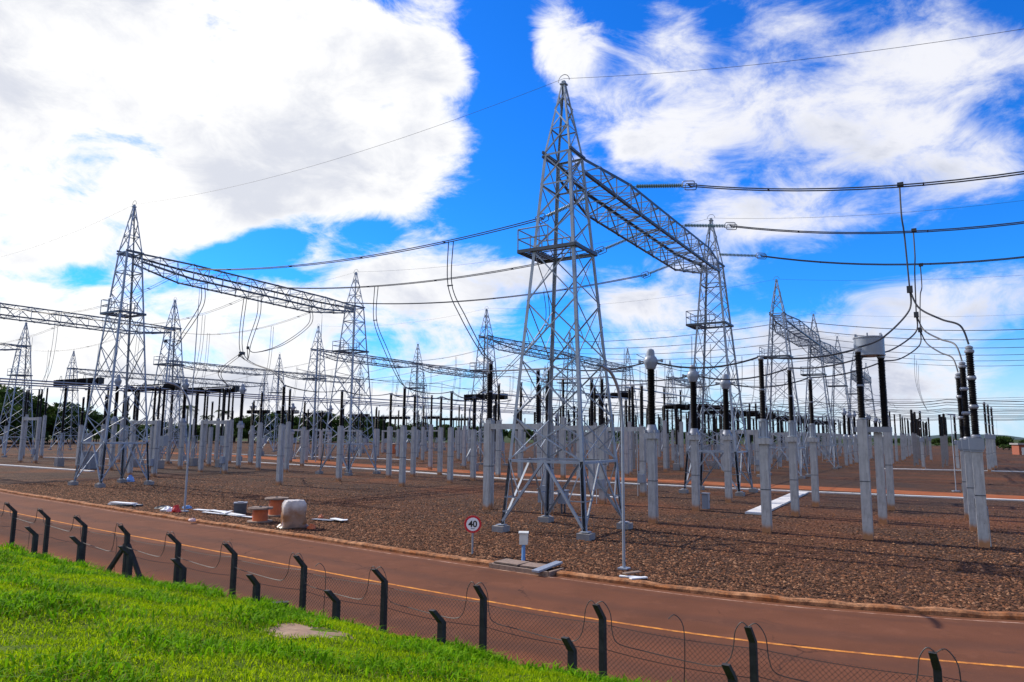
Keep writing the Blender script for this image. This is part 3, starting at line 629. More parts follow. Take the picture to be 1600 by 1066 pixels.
def BK_parts(hs=1.5, cl=1.38):
    P_ = []
    for y in (-hs, hs):
        P_.append(('plinth', MB().box((0, y, .4), (.8, .8, .85)), 'concrete_darker'))
        f = MB()
        for a in (-1, 1):
            for b in (-1, 1): f.ang((a*.24, y+b*.24, .82), (a*.24, y+b*.24, 3.2), .07, (-a, 0, 0), (0, -b, 0))
        for a in (-1, 1):
            for i, z in enumerate((.9, 1.7, 2.4)): f.bar((a*.24, y-.24*(1 if i % 2 else -1), z), (a*.24, y+.24*(1 if i % 2 else -1), z+.75), .04); f.bar((-.24*(1 if i % 2 else -1), y+a*.24, z), (.24*(1 if i % 2 else -1), y+a*.24, z+.75), .04)
        f.box((0, y, 3.22), (.62, .62, .06)); P_.append(('frame', f, 'galvanised'))
        P_.append(('insulator', stack(3.25, 7.95, .17, 12, 36, (0, y, 0)), 'porcelain', True))
    ch = MB(); ax = Vector((0, 1, 0))
    for y in (-hs, hs):
        for d_ in (-1, 1):
            st = stack(.12, cl, .36, 12, int(cl*7)); M = (Vector((0, d_, 0))).to_track_quat('Z', 'Y').to_matrix(); ch.add([M@Vector(q)+Vector((0, y, 8.15)) for q in st.v], st.f)
    P_.append(('breaker_chamber', ch, 'porcelain', True))
    for y in (-hs, hs): P_.append(('chamber_head', MB().box((0, y, 8.15), (.7, .36, .62)), 'dark_bar'))
    P_.append(('link_bar', MB().box((0, 0, 8.15), (.5, .3, .5)), 'dark_bar'))
    for y in (-(hs+cl+.06), hs+cl+.06): P_.append(('end_plate', MB().box((0, y, 8.15), (.6, .14, .6)), 'dark_bar'))
    for y in (-hs-cl*.6, -hs+cl*.5, hs-cl*.5, hs+cl*.6): P_.append(('guard_loop', MB().tube([(0, y-.3, 8.4), (0, y-.15, 8.85), (0, y+.15, 8.85), (0, y+.3, 8.4)], .03, 5), 'galvanised_dark'))
    bx = MB(); bx.box((-.1, -hs-.75, 2.75), (.6, .85, 1.0)); P_.append(('control_box', bx, 'grey_paint'))
    return P_
K_BK = Kind('circuit_breaker', BK_parts(), 8.6); K_BKL = Kind('circuit_breaker', BK_parts(2.7, 2.5), 8.6)
# ------------------------------------------------------------------ yard apparatus: placement
PHN = ['nearest', 'middle', 'farthest']
G_PI, G_CT, G_AR, G_HF, G_BK = 'insulators on concrete posts', 'silver headed current transformers', 'three section surge arresters', 'disconnectors on twin concrete posts', 'circuit breakers with dark horizontal chambers'
TOPS = {}
def pi(x, y, ytop, label, kind=K_PI): g = at(x, y); z = zat(g, ytop); kind.put(g, label, 'insulator post', G_PI, z); g2 = g.copy(); g2.z = min(max(z, .8*kind.h), 1.35*kind.h); return g2
pir = [pi(1199, 832, 557, 'post insulator on capped concrete post at the white slab path, front one of three', K_PIR), pi(1243, 806, 575, 'post insulator on capped concrete post, middle one of the three beside the white slab path', K_PIR), pi(1275, 791, 590, 'post insulator on capped concrete post, rear one of the three beside the white slab path', K_PIR)]
trp = [pi(1357, 843, 545, 'bare topped concrete post with slim insulator just in front of the grey drum', K_TR), pi(1393, 797, 565, 'concrete post with slim insulator just behind the grey drum to its right', K_TR)]
ctp = []
for (x, y, yt), n_ in zip([(1021, 818, 545), (1088, 798, 570), (1139, 785, 584)], ['right of the tall lamp pole, biggest of three', 'in front of the second tower, middle of three', 'overlapping the right legs of the second tower, smallest of three']):
    g = at(x, y); z = zat(g, yt); K_CT.put(g, f'silver headed current transformer {n_}', 'transformer', G_CT, z); g.z = z*8.15/8.8; ctp.append(g)
arp = []
for (x, y, yt), n_ in zip([(1538, 855, 540), (1523, 830, 565), (1514, 811, 583)], ['front one at the right edge', 'half hidden middle one', 'rear one mostly hidden by the others']):
    g = at(x, y); z = zat(g, yt); K_AR.put(g, f'dark surge arrester on concrete post with grey box, {n_}', 'surge arrester', G_AR, z); g.z = z; arp.append(g)
hfp = []
for i, v in enumerate((5.5, 12.9, 20.2)):
    K_HF.put(W(3.8, v), f'disconnector on two concrete posts with lintel behind the tallest tower, {PHN[i]} of three', 'disconnector', G_HF, 8.5)
    hfp.append((W(3.3, v, 8.3), W(8.5, v, 8.3)))
big = pi(764, 796, 565, 'thick concrete post with tall black insulator left of the tallest tower')
# grey drum shaped line trap on two insulators
g = at(1380, 818); r = empty('line_trap', g, ANG); tag(r, 'large pale grey drum on two black insulators over a concrete post', 'line trap')
dt_post(4.75).build('post', 'concrete', r); MB().box((-.1, .2, 4.9), (.7, 1.75, .28)).build('platform', 'casting', r)
for dy in (.72, -.36): stack(5.04, 8.72, .19, 16, None, (-.05, dy, 0)).build('insulator', 'porcelain', r, True)
dm = MB().lathe([(.70, 8.85), (.78, 8.87), (.78, 8.93), (.755, 8.95), (.755, 9.80), (.79, 9.82), (.79, 9.88), (.70, 9.90)], 32, (-.05, .18, 0)); dm.build('drum', 'grey_paint', r, True)
fx = MB()
for a in range(6): fx.box((-.05+.70*math.cos(a*1.047), .18+.70*math.sin(a*1.047), 9.97), (.10, .06, .16), a*1.047)
for dy in (.72, -.36): fx.join(flange(8.70, .2, .16, (-.05, dy, 0)))
fx.build('bracket', 'casting', r)
# rows of insulator posts further left
rowA = [pi(436, 758, 602, 'concrete insulator post standing out at left centre, tallest there'), pi(529, 752, 610, 'concrete insulator post in front of the left beam end tower'), pi(607, 747, 615, 'concrete insulator post left of the orange tank'), pi(645, 745, 617, 'concrete insulator post right of the orange tank, behind a nearer one'), pi(687, 742, 620, 'concrete insulator post carrying a thin lintel right of centre left')]
rowB = [pi(628, 760, 605, 'nearest of the insulator posts beside the orange tank'), pi(703, 755, 612, 'insulator post between orange tank and tallest tower, front row'), pi(739, 751, 620, 'insulator post just left of the thick post by the tallest tower')]
for i, (x, y, yt) in enumerate([(403, 735, 612), (447, 738, 608), (778, 747, 600)]):
    pi(x, y, yt, ['concrete insulator post left of the tallest one at left centre', 'concrete insulator post hidden behind the tallest one at left centre', 'concrete insulator post seen through the left leg of the tallest tower'][i])
for (x, y, yt), n_ in zip([(372, 732, 600), (281, 733, 592), (173, 735, 585)], ['standing alone left of the paired posts', 'behind the thin lamp pole on the left', 'seen through the big left tower']):
    g = at(x, y); z = zat(g, yt); K_CT.put(g, f'silver headed current transformer {n_}', 'transformer', G_CT, z); g.z = z*.93; ctp.append(g)
for x, y, yt, n_ in [(351, 740, 603, 'right of the thin lamp pole on the left'), (240, 745, 600, 'right behind the big left tower'), (55, 724, 605, 'near the left edge of the yard')]:
    g = at(x, y); z = zat(g, yt); K_HF.put(g, f'disconnector on two concrete posts {n_}', 'disconnector', G_HF, z)
for x, y, yt, n_ in [(110, 730, 590, 'leftmost, beside the big left tower'), (228, 731, 599, 'behind the big left tower'), (322, 729, 603, 'between the two left disconnectors'), (757, 737, 614, 'left of the tallest tower'), (955, 735, 612, 'behind the tallest tower to its right')]:
    g = at(x, y); z = zat(g, yt); (K_BKL if x < 500 else K_BK).put(g, f'circuit breaker with black horizontal chambers on two columns, {n_}', 'circuit breaker', G_BK, z)
# the deeper yard: the same apparatus bay after bay
FARL = {'PI': 'small far insulator post among the crowded rows behind', 'CT': 'small far current transformer in the rows behind', 'HF': 'far twin post disconnector in the rows behind', 'BK': 'far circuit breaker in the rows behind', 'AR': 'far surge arrester in the right background'}
FC = {'PI': 'insulator post', 'CT': 'transformer', 'HF': 'disconnector', 'BK': 'circuit breaker', 'AR': 'surge arrester'}
def fput(k, u, v, pv=False):
    kk = {'PI': K_PI, 'CT': K_CT, 'HF': K_HF, 'BK': K_BK, 'AR': K_AR}[k]; kk.put(W(u+random.uniform(-.3, .3), v+random.uniform(-.3, .3)), FARL[k], FC[k], {'PI': 'far insulator posts', 'CT': 'far current transformers', 'HF': 'far disconnectors', 'BK': 'far circuit breakers', 'AR': 'far surge arresters'}[k], kk.h*random.uniform(.97, 1.04), ANG, pv)
for ob in (2, 3, 4, 5, 6):
    for ph in (5.2, 12.5, 19.8):
        v = SPAN*ob+ph
        if ob >= 3: fput('CT', -2.8, v, ob == 3); fput('PI', -8.3, v, ob == 3)
        fput('HF', 4, v); fput('BK', 13, v+1); fput('PI', 23.6, v)
        if ob < 6: fput('PI', 32, v+2); fput('PI', 47, v)
        if 2 < ob < 5: fput('CT', 54, v)
        if ob < 5: fput('HF', 84, v); fput('BK', 96, v); fput('PI', 106, v+2)
n_ = 0
for u in (17.5, 28.5, 36, 43, 20.5):
    for v in np.arange(58, 150, 7.4):
        K_PF.put(W(u+random.uniform(-.8, .8), v+random.uniform(-1.5, 1.5)), 'slim far insulator post in the crowded middle background', 'insulator post', 'slim far insulator posts', 8.4*random.uniform(.95, 1.08), ANG, False)
for x, y, yt, n_ in [(1443, 733, 642, 'beyond the red road, right of the drum'), (1455, 721, 652, 'smaller, just right of a nearer one beyond the drum'), (1497, 735, 649, 'alone, beside a slim floodlight pole'), (1546, 737, 628, 'front of three by the right edge'), (1551, 734, 632, 'middle of three by the right edge'), (1556, 731, 636, 'rear of three by the right edge')]:
    g = at(x, y); K_AR.put(g, f'far dark surge arrester {n_}', 'surge arrester', G_AR, zat(g, yt))
for i, (x, y, yt) in enumerate([(813, 752, 598), (843, 750, 602), (880, 748, 590), (905, 752, 596), (930, 748, 604), (985, 742, 606), (1003, 741, 612), (1040, 737, 606), (1066, 735, 610)]): pi(x, y, yt, f'insulator post behind the tallest tower, {["first", "second", "third", "fourth", "fifth", "sixth", "seventh", "eighth", "ninth"][i]} from its left leg rightwards')
for i, (x, y, yt) in enumerate([(35, 716, 604), (64, 716, 606), (160, 722, 604), (186, 722, 606), (207, 724, 605), (262, 725, 606), (300, 722, 610), (318, 722, 612), (337, 722, 610), (358, 724, 612)]): pi(x, y, yt, f'insulator post among the left breakers, {["first", "second", "third", "fourth", "fifth", "sixth", "seventh", "eighth", "ninth", "tenth"][i]} from the left edge')
for i, (x, y, yt) in enumerate([(478, 722, 640), (500, 720, 642), (585, 722, 640), (562, 716, 644), (660, 722, 632), (716, 720, 634), (725, 732, 622), (672, 734, 618)]): pi(x, y, yt, f'insulator post in the middle rows, {["first", "second", "third", "fourth", "fifth", "sixth", "seventh", "eighth"][i]} listed left of the thick post')
for v in range(98, 190, 8):
    for u in (-11, -15.5): K_PF.put(W(u+random.uniform(-.5, .5), v+random.uniform(-1.5, 1.5)), 'slim far insulator post in the right background', 'insulator post', 'slim far insulator posts at right', 8.4*random.uniform(.95, 1.08), ANG, False)
for v in (36, 43, 50): fput('PI', 14.3, v, True); fput('PI', 58, v); fput('CT', 68, v)
for v in (6, 13.5, 20.5): fput('PI', 108, v); fput('PI', 66, v+14); fput('PI', 124, v+8); fput('CT', 132, v+10)
# ------------------------------------------------------------------ conductors
def para(p, q, sag, n=24):
    p, q = Vector(p), Vector(q); return [p.lerp(q, t)+Vector((0, 0, -4*sag*t*(1-t))) for t in np.linspace(0, 1, n)]
def bez(pts, n=10):
    "smooth curve through points (Catmull-Rom)"
    P_ = [Vector(p) for p in pts]; o = []
    for i in range(len(P_)-1):
        a, b, c, d_ = P_[max(0, i-1)], P_[i], P_[i+1], P_[min(len(P_)-1, i+2)]
        for t in np.linspace(0, 1, n, endpoint=False): o.append(.5*((2*b)+(c-a)*t+(2*a-5*b+4*c-d_)*t*t+(3*b-a-3*c+d_)*t**3))
    return o+[P_[-1]]
WV = Vector((vx, vy, 0)); WU = Vector((ux, uy, 0))
def istring(p, q, label, n=26, r=.125):
    "a string of glass discs from p to q with a grading ring at q"
    p, q = Vector(p), Vector(q); ax = (q-p).normalized(); L = (q-p).length; e = empty('insulator_string', p); tag(e, label, 'insulator', 'glass disc strings on the beams')
    m = MB(); m.tube([(0, 0, 0), q-p], .02, 5)
    for i in range(n): m.lathe([(.03, -.03), (r, -.012), (r*.95, .012), (.04, .035)], 9, ax*(L*(.06+.84*i/n)), ax)
    m.build('disc_string', 'glass_disc', e); rg = MB(); s_ = ax.cross(Vector((0, 0, 1))).normalized(); up = s_.cross(ax); c = (q-p)
    for o in (-.22, .22):
        pts = [c+s_*o+ax*(-.35+.75*(.5-.5*math.cos(0)))]
        pts = [c+s_*o+ax*(.40*max(-.8, min(.8, 1.05*math.cos(a))))+up*(.21*max(-.85, min(.85, 1.1*math.sin(a)))) for a in np.linspace(0, 2*math.pi, 25)]; rg.tube(pts, .026, 5)
    rg.bar(c-s_*.22, c+s_*.22, .06); rg.build('grading_ring', 'galvanised_dark', e); return e
def conductor(p, q, sag, label, twin=True, r=.033, ring=False, group='twin conductors strung between the gantries'):
    e = empty('conductor', p); tag(e, label, 'conductor', group); pts = [x-Vector(p) for x in para(p, q, sag)]; ax = (Vector(q)-Vector(p)).normalized(); s_ = ax.cross(Vector((0, 0, 1))).normalized()
    for o in ((-.16, .16) if twin else (0,)): MB().tube([x+s_*o for x in pts], r, 5).build('cable', 'cable', e)
    if twin:
        m = MB()
        for i in range(3, len(pts)-2, 5): m.bar(pts[i]-s_*.19, pts[i]+s_*.19, .06)
        m.build('spacer', 'cable', e)
    return e, [x+Vector(p) for x in pts]
PV = [6.0, 14.7, 23.6]
# front row beam -> right, out of the picture
for i, v in enumerate(PV):
    p = W(-1.4, v, 18.55); q = W(-4.6, v, 18.02); istring(p, q, f'green glass insulator string on the right of the nearest beam, {["uppermost", "middle", "lowest"][i]} of three')
    p2 = W(-36, v, 18.2); e, pts = conductor(q, p2, 2.2, f'twin conductor leaving to the right from the nearest beam, {["uppermost", "middle", "lowest"][i]} of three')
    # droppers at the right
    u0 = [-14.56, -14.82, -14.92][i]; z0 = min(pts, key=lambda a: abs(toUV(a)[0]-u0)).z; jz = [11.3, 11.4, 11.45][i]; top = W(u0, v, z0); jb = W(-14.68, [6.4, 15.0, 22.0][i], jz)
    m = MB(); m.tube(bez([top-WV*.06, top-Vector((0, 0, 1.5))-WV*.1, (top+jb)/2-WV*.05, jb]), .04, 6); m.build('dropper', 'cable', None); dp = bpy.data.objects[-1] if False else None
for o in list(COL.objects):
    if o.name.startswith('dropper') and not o.parent: tag(o, 'x', 'cable')
drs = [o for o in COL.objects if o.name.startswith('dropper')]
for i, o in enumerate(drs):
    o.name = 'dropper_cable'; o['label'] = f'thick cable dropping from the {["uppermost", "middle", "lowest"][i]} right hand conductor to a clamp'; o['category'] = 'cable'; o['group'] = 'drop cables at the right'
    v = PV[i]; jb = W(-14.68, [6.4, 15.0, 22.0][i], [11.3, 11.4, 11.45][i])
    MB().box((jb.x, jb.y, jb.z), (.24, .24, .3), ANG).build('clamp', 'cable', o); MB().box(Vector(o.data.vertices[0].co), (.2, .26, .2), ANG).build('clamp', 'cable', o)
    a = arp[i]; m = MB(); m.tube(bez([jb, jb+Vector((.25, -.2, -.9)), jb.lerp(a, .55)+Vector((.0, 0, .0)), a+(jb-a)*.12+Vector((0, 0, .55)), a+Vector((0, 0, .05))]), .042, 6); c = m.build('arrester_lead', 'cable', o)
    t = [trp[0], Vector((*at(1372, 818)[:2], 8.9)), trp[1]][i]; m = MB(); m.tube(bez([jb, jb+Vector((-.05, .1, -1.0)), jb.lerp(t, .55)+Vector((0, 0, -.75)), t+Vector((0, 0, .05))]), .042, 6); m.build('lead', 'cable', o)
    p3 = pir[i]; cable = empty('connection_cable', t); tag(cable, f'slack cable linking insulator tops from the grey drum to the silver transformers, {PHN[i]} of three', 'cable', 'slack cables along the insulator tops')
    MB().tube([x-t for x in para(t, p3, .25)], .045, 6).build('cable', 'cable', cable); MB().tube([x-t for x in para(p3, ctp[i], .45)], .045, 6).build('cable', 'cable', cable); MB().tube([x-t for x in para(ctp[i], hfp[i][0], .3)], .04, 6).build('cable', 'cable', cable)
# between first and second rows, bay by bay
for k in (0, 2, 3, 5):
    for i, v in enumerate(PV):
        V = v+SPAN*k; p = W(38.9, V, 18.4); q = W(1.2, V-.0, 18.3); sh = ['near', 'middle', 'far'][i]
        if k == 0:
            e, pts = conductor(W(38.9, v, 18.4), W(4.6, v, 17.6), .95, f'twin conductor from the left beam to the nearest beam, {PHN[i]} of three')
            istring(W(1.42, v, 18.45), W(4.6, v, 17.6), f'glass insulator string on the left of the nearest beam, {PHN[i]} of three', 26)
            ud = [11.5, 26.0, 14.0][i]; z0 = min(pts, key=lambda a: abs(toUV(a)[0]-ud)).z; tg = [big, rowB[0], rowB[2]][i]
            c = empty('dropper_cable', W(ud, v, z0)); o_ = Vector(c.location); tag(c, ['long twin dropper hanging left of the tallest tower down to the thick post', 'twin dropper hanging above the orange tank', 'shorter twin dropper behind the long one left of the tallest tower'][i], 'cable', 'twin drop cables')
            for s_ in (-.2, .2): MB().tube([x-o_ for x in bez([o_+WU*s_, o_+WU*s_*.8+Vector((0, 0, -3.0)), o_.lerp(tg, .35)+WU*s_+Vector((0, 0, -2.4)), o_.lerp(tg, .8)+WU*s_*.6+Vector((0, 0, -1.0)), tg+Vector((0, 0, .05))])], .034, 5).build('cable', 'cable', c)
            MB().bar(WU*-.22+Vector((0, 0, -3.0)), WU*.22+Vector((0, 0, -3.0)), .07).build('spacer', 'cable', c)
        else:
            conductor(p, q, .9, f'distant twin conductor over the {ORD[k]} bay, {sh} one of three', True, .02)
            if k < 5: conductor(W(-1.2, V, 18.4), W(-50, V, 18.0), 2.4, f'distant twin conductor leaving to the right from the {ORD[k]} bay, {sh} one of three', True, .02)
for k in (4, 6):
    for i, v in enumerate(PV): conductor(W(20, v+SPAN*k, 12.2+.0*i), W(-60, v+SPAN*k, 12.6), 1.2, f'low distant conductor at right behind the {ORD[k]} bay, {PHN[i]} of three', True, .02)
for r_, ks_ in ((1, (0, 2, 3)), (2, (0, 2, 3)), (3, (0, 2))):
    for k in ks_:
        for i, v in enumerate(PV): conductor(W(ROWU[r_]+1.2, v+SPAN*k, 18.3), W(ROWU[r_+1]-1.2, v+SPAN*k, 18.3), 2.0, f'conductor behind the {ROWN[r_]} at its {ORD[k]} bay, {PHN[i]} of three', True, .018)
# cable loops below the left beam
for i, v in enumerate((7.5, 13.6, 20.0)):
    a = W(40.2+1., v, 17.9); jz = 12.2
    x, y = [(311, 520), (400, 555), (402, 541)][i]
    c = empty('jumper_loop', W(40, v, 17.4)); o_ = Vector(c.location); tag(c, f'twin cable loop hanging under the left beam, {["left", "middle", "right"][i]} one', 'cable', 'cable loops under the left beam')
    tgt = [W(44.5, 7.2, 12.6), W(40.6, 12.2, 11.6), W(40.5, 13.0, 12.4)][i]
    for s_ in (-.18, .18):
        MB().tube([q-o_ for q in bez([o_+WV*s_, o_+WV*s_+Vector((0, 0, -1.8)), o_.lerp(tgt, .45)+WV*s_+Vector((0, 0, -2.0)), tgt+WV*.9+Vector((0, 0, -.35)), tgt])], .034, 5).build('cable', 'cable', c)
    MB().box(tgt-o_, (.2, .2, .26)).build('clamp', 'cable', c)
c = empty('dropper_cable', W(40.4, 12.3, 17.2)); o_ = Vector(c.location); tag(c, 'straight twin dropper from the left beam forking to the insulator posts below', 'cable', 'twin drop cables')
for s_ in (-.16, .16):
    MB().tube([q-o_ for q in bez([o_+WV*s_, o_+WV*s_+Vector((0, 0, -5.4)), rowA[0].lerp(o_, .25)+WV*s_+Vector((0, 0, -.9)), rowA[0]])], .034, 5).build('cable', 'cable', c)
    MB().tube([q-o_ for q in bez([o_+WV*s_+Vector((0, 0, -5.4)), o_+WV*(s_-.8)+WU*2+Vector((0, 0, -7.2)), W(50.7, 18.7, 9.4)])], .034, 5).build('cable', 'cable', c)
MB().box((0, 0, -5.4), (.46, .3, .26), ANG).build('clamp', 'cable', c)
# slack cables along the tops of the left rows
for row, nm in ((rowA, 'back'), (rowB, 'front')):
    c = empty('connection_cable', row[0]); tag(c, f'slack twin cable along the insulator tops of the {nm} left row', 'cable', 'slack cables along the insulator tops')
    ext = row+[row[-1]+WV*7]
    for a, b in zip(ext, ext[1:]):
        for s_ in (-.1, .1): MB().tube([x-row[0]+WU*s_ for x in para(a, b, .35, 12)], .03, 5).build('cable', 'cable', c)
# tube busbars on the left and middle
for i, u in enumerate((63.5, 68, 72.5)):
    b = empty('busbar_tube', W(u, -14, 9.45)); tag(b, f'long horizontal busbar tube crossing the left half of the yard, {["front", "middle", "back"][i]} one', 'busbar', 'horizontal busbar tubes')
    o_ = Vector(b.location); MB().tube([(0, 0, 0), W(u, 150, 9.45)-o_], .075, 8).build('tube', 'alu_tube', b, True)
    for v in range(2, 150, 13): MB().box(W(u, v, 9.33)-o_, (.2, .2, .16)).build('clamp', 'casting', b)
for i, u in enumerate((10, 18, 28, 41, 50)):
    b = MB().tube([W(u, 32+i, 9.0), W(u, 170, 9.0)], .07, 6).build('busbar_tube', 'alu_tube'); tag(b, f'thin far busbar running away from the {["tallest tower", "second disconnector", "middle breakers", "middle posts", "left posts"][i]}', 'busbar', 'far busbar tubes')
for v in range(15, 150, 26):
    for u in (63.5, 68, 72.5): fput('PI', u, v)
# low cables along the insulator tops of the deeper bays
for k in (2, 3, 4, 5):
    for i, ph in enumerate((5.2, 12.5, 19.8)):
        v = SPAN*k+ph; m = MB(); st_ = [40, 32, 23.6, 13, 4, -2.8, -8.3, -16, -34, -52]
        for a, b in zip(st_, st_[1:]): m.tube(para(W(a, v, 8.6), W(b, v, 8.6), .35, 6), .035, 4)
        tag(m.build('connection_cable', 'cable'), f'distant slack cable along the insulator tops of the {ORD[k]} bay, {PHN[i]} of three', 'cable', 'distant slack cables')
for i, (u, z) in enumerate(((8, 11.8), (16, 12.4), (22, 11.5), (34, 12.2), (46, 11.6), (-6, 11.9), (53, 12.3))):
    m = MB()
    for a in range(30, 170, 20): m.tube(para(W(u, a, z), W(u, a+20, z), .5, 8), .03, 4)
    tag(m.build('bus_wire', 'cable'), f'thin bus wire running deep into the yard, {ORD[i]} of seven', 'wire', 'thin bus wires')
def drop(u, v, z0, z1, bend, n_): 
    m = MB()
    for o in (-.16, .16): m.tube(bez([W(u, v+o, z0), W(u+.1, v+o, z0-(z0-z1)*.45), W(u+bend*.4, v+o, z0-(z0-z1)*.8), W(u+bend, v+o, z1)], 6), .022, 4)
    tag(m.build('dropper_cable', 'cable'), n_, 'cable', 'distant drop cables')
for k in (2, 3, 4):
    for v in PV:
        for u, b_ in ((12, 1.5), (25, -1.5), (33, 2)): drop(u, v+SPAN*k, 17.4, 8.7, b_, f'distant drop cable hanging over the {ORD[k]} bay')
        if k == 3: drop(-12.5, v+SPAN*k, 16.4, 8.6, -1.0, f'distant drop cable hanging right of the {ORD[k]} bay')
for r_ in (1, 2):
    for k in (0, 2, 3):
        for v in PV:
            for f in (.28, .62): drop(ROWU[r_]*(1-f)+ROWU[r_+1]*f, v+SPAN*k, 16.6, 9.3, 1.5, f'distant drop cable behind the {ROWN[r_]} in its {ORD[k]} bay')
# shield wires
def shield(p, q, sag, label): m = MB(); m.tube(para(p, q, sag, 30), .010, 4); tag(m.build('shield_wire', 'cable'), label, 'wire', 'thin shield wires over the tower peaks')
shield(W(0, 0, 22.7), W(-37, 0, 18.8), 1.2, 'thin wire rising from the tallest tower to the right top corner'); shield(W(0, 0, 22.7), W(TW[(1, 0)][0], TW[(1, 0)][1], 22.6*TW[(1, 0)][2]), 1.0, 'thin wire between the peaks of the tallest and the big left tower'); shield(W(TW[(1, 0)][0], TW[(1, 0)][1], 22.6*TW[(1, 0)][2]), W(77, 1, 22), 1, 'thin faint wire from the big left tower peak to the left edge')
shield(W(0, SPAN, 22.6), W(-45, SPAN, 22.4), 2.0, 'thin wire from the second tower peak to the right'); shield(W(0, SPAN, 22.6), W(40.4, SPAN, 22.6), 1.0, 'thin wire from the second tower peak to the left beam end tower')
for k in (2, 3, 4): shield(W(0, SPAN*k, 22.6), W(-60, SPAN*k, 22.5), 2.2, f'thin distant wire right of the {ORD[k]} front row tower'); shield(W(0, SPAN*k, 22.6), W(40.4, SPAN*k, 22.6), 1.0, f'thin distant wire left of the {ORD[k]} front row tower')
shield(W(40.4, SPAN, 22.6), W(75, SPAN, 22.6), 1., 'thin wire behind the left beam end tower'); shield(W(40.4, SPAN*2, 22.6), W(75, SPAN*2, 22.6), 1., 'thin wire behind the third tower of the second row')
# slim lightning rods
for x, y, zt, n_ in [(293, 728, 505, 'left of the loops'), (493, 722, 500, 'left of the left beam end tower')]:
    g = at(x, y); z = zat(g, 450 if x < 300 else 491); m = MB(); m.tube([(g.x, g.y, 0), (g.x, g.y, z-4), (g.x, g.y, z)], [.08, .06, .02], 6); tag(m.build('lightning_mast', 'galvanised'), f'slim grey lightning mast {n_}', 'mast')
# ------------------------------------------------------------------ lamps, sign, boxes
def lamp(x, y, ytop, label, sc=1.):
    g = at(x, y); r = empty('lamp_post', g, ANG); tag(r, label, 'lamp post'); h = zat(g, ytop)
    pl = MB(); pts = [(0, 0, -.05), (0, 0, h*.62), (-.04, 0, h*.78), (-.35, 0, h*.90), (-.95, 0, h*.975), (-1.7, 0, h)]; pl.tube(bez(pts, 8), .055, 8); pl.box((0, 0, .04), (.34, .34, .05)); pl.build('pole', 'galvanised', r, True)
    MB().box((-1.85, 0, h-.01), (.34, .08, .05)).build('lamp_head', 'galvanised_dark', r); return r
lamp(975, 890, 578, 'tall grey lamp pole with curved top right of the tallest tower'); lamp(288, 800, 600, 'tall thin lamp pole by the debris on the left')
g = at(738, 866); g.z = 0; r = empty('speed_sign', g, math.atan2(-g.x, g.y)*1.0); tag(r, 'round red and white speed limit 40 sign on a post', 'road sign'); zs = zat(g, 819)
MB().tube([(0, 0, -.05), (0, 0, zs+.2)], .033, 8).build('pole', 'galvanised', r)
def disc(r0, y, mat, nm, th=.012): return MB().lathe([(r0, 0), (r0, th)], 40, (0, y, zs), Vector((0, -1, 0))).build(nm, mat, r)
disc(.325, -.04, 'sign_red', 'disc'); disc(.245, -.056, 'sign_white', 'face', .005)
def stroke(m, pts, wd=.05, y=-.066):
    for a, b in zip(pts, pts[1:]): m.bar((a[0], y, zs+a[1]), (b[0], y, zs+b[1]), .006, wd, (0, 0, 1)) if abs(a[0]-b[0]) > 1e-3 else m.box((a[0], y, zs+(a[1]+b[1])/2), (wd, .006, abs(a[1]-b[1])+wd))
t_ = bpy.data.curves.new('forty', 'FONT'); t_.body = '40'; t_.size = .33; t_.align_x = 'CENTER'; t_.extrude = .002; t_.offset = .008
to = bpy.data.objects.new('forty', t_); COL.objects.link(to); dg = bpy.context.evaluated_depsgraph_get(); me = bpy.data.meshes.new_from_object(to.evaluated_get(dg)); COL.objects.unlink(to); bpy.data.objects.remove(to)
me.materials.clear(); me.materials.append(MATS['sign_black']); o = bpy.data.objects.new('number', me); COL.objects.link(o); o.parent = r; o.rotation_euler = (math.pi/2, 0, 0); o.location = (0, -.066, zs-.10)
m = MB(); m.bar((-.07, -.066, zs-.16), (.07, -.066, zs-.16), .004, .018); m.build('small_text', 'sign_black', r)
# pedestal box with blue pipes over the cable pit
g = at(818, 876); r = empty('meter_box', g, ANG+.5); tag(r, 'cream electrical box standing on blue pipes over the cable pit', 'electrical box')
bz = zat(g, 850); bt = zat(g, 833); MB().box((0, 0, (bz+bt)/2), (.40, .30, bt-bz)).build('box', 'cream_box', r); MB().box((0, 0, bt+.02), (.46, .36, .04)).build('lid', 'cream_box', r); dd = MB().box((0, -.156, (bz+bt)/2), (.3, .012, bt-bz-.1)).build('door', 'cream_box', r); MB().box((.1, -.17, (bz+bt)/2), (.02, .02, .07)).build('handle', 'dark_box', dd)
for x_, s_ in ((-.13, -.25), (.0, .02), (.04, .05)): MB().tube(bez([(x_, 0, bz+.02), (x_+s_*.2, 0, bz*.6), (x_+s_*.8, .0, .03)]), .065, 7).build('pipe', 'blue_paint', r, True)
MB().tube(bez([(.16, 0, bz+.1), (.28, .0, bz*.5), (.34, 0, .02)]), .02, 5).build('cable', 'cable', r)
p0, p1 = at(778, 880), at(868, 893); c = (p0+p1)/2; d_ = p1-p0; a = math.atan2(d_.y, d_.x)
r = empty('cable_pit', (c.x, c.y, 0), a); tag(r, 'open concrete cable pit with brown lids set into the kerb', 'cable pit')
m = MB(); L_ = d_.length; m.box((0, -.42, -.03), (L_, .10, .16)); m.box((-L_/2, 0, -.02), (.1, .9, .14)); m.box((L_/2, 0, -.02), (.1, .9, .14)); m.build('pit_wall', 'old_wood', r); MB().box((0, -.03, -.05), (L_-.12, .7, .06)).build('pit_floor', 'dark_box', r)
MB().box((-L_*.28, .1, .075), (L_*.42, .75, .05)).build('lid', 'old_wood', r); MB().box((L_*.18, .05, .085), (L_*.40, .7, .05), .1).build('lid', 'old_wood', r)
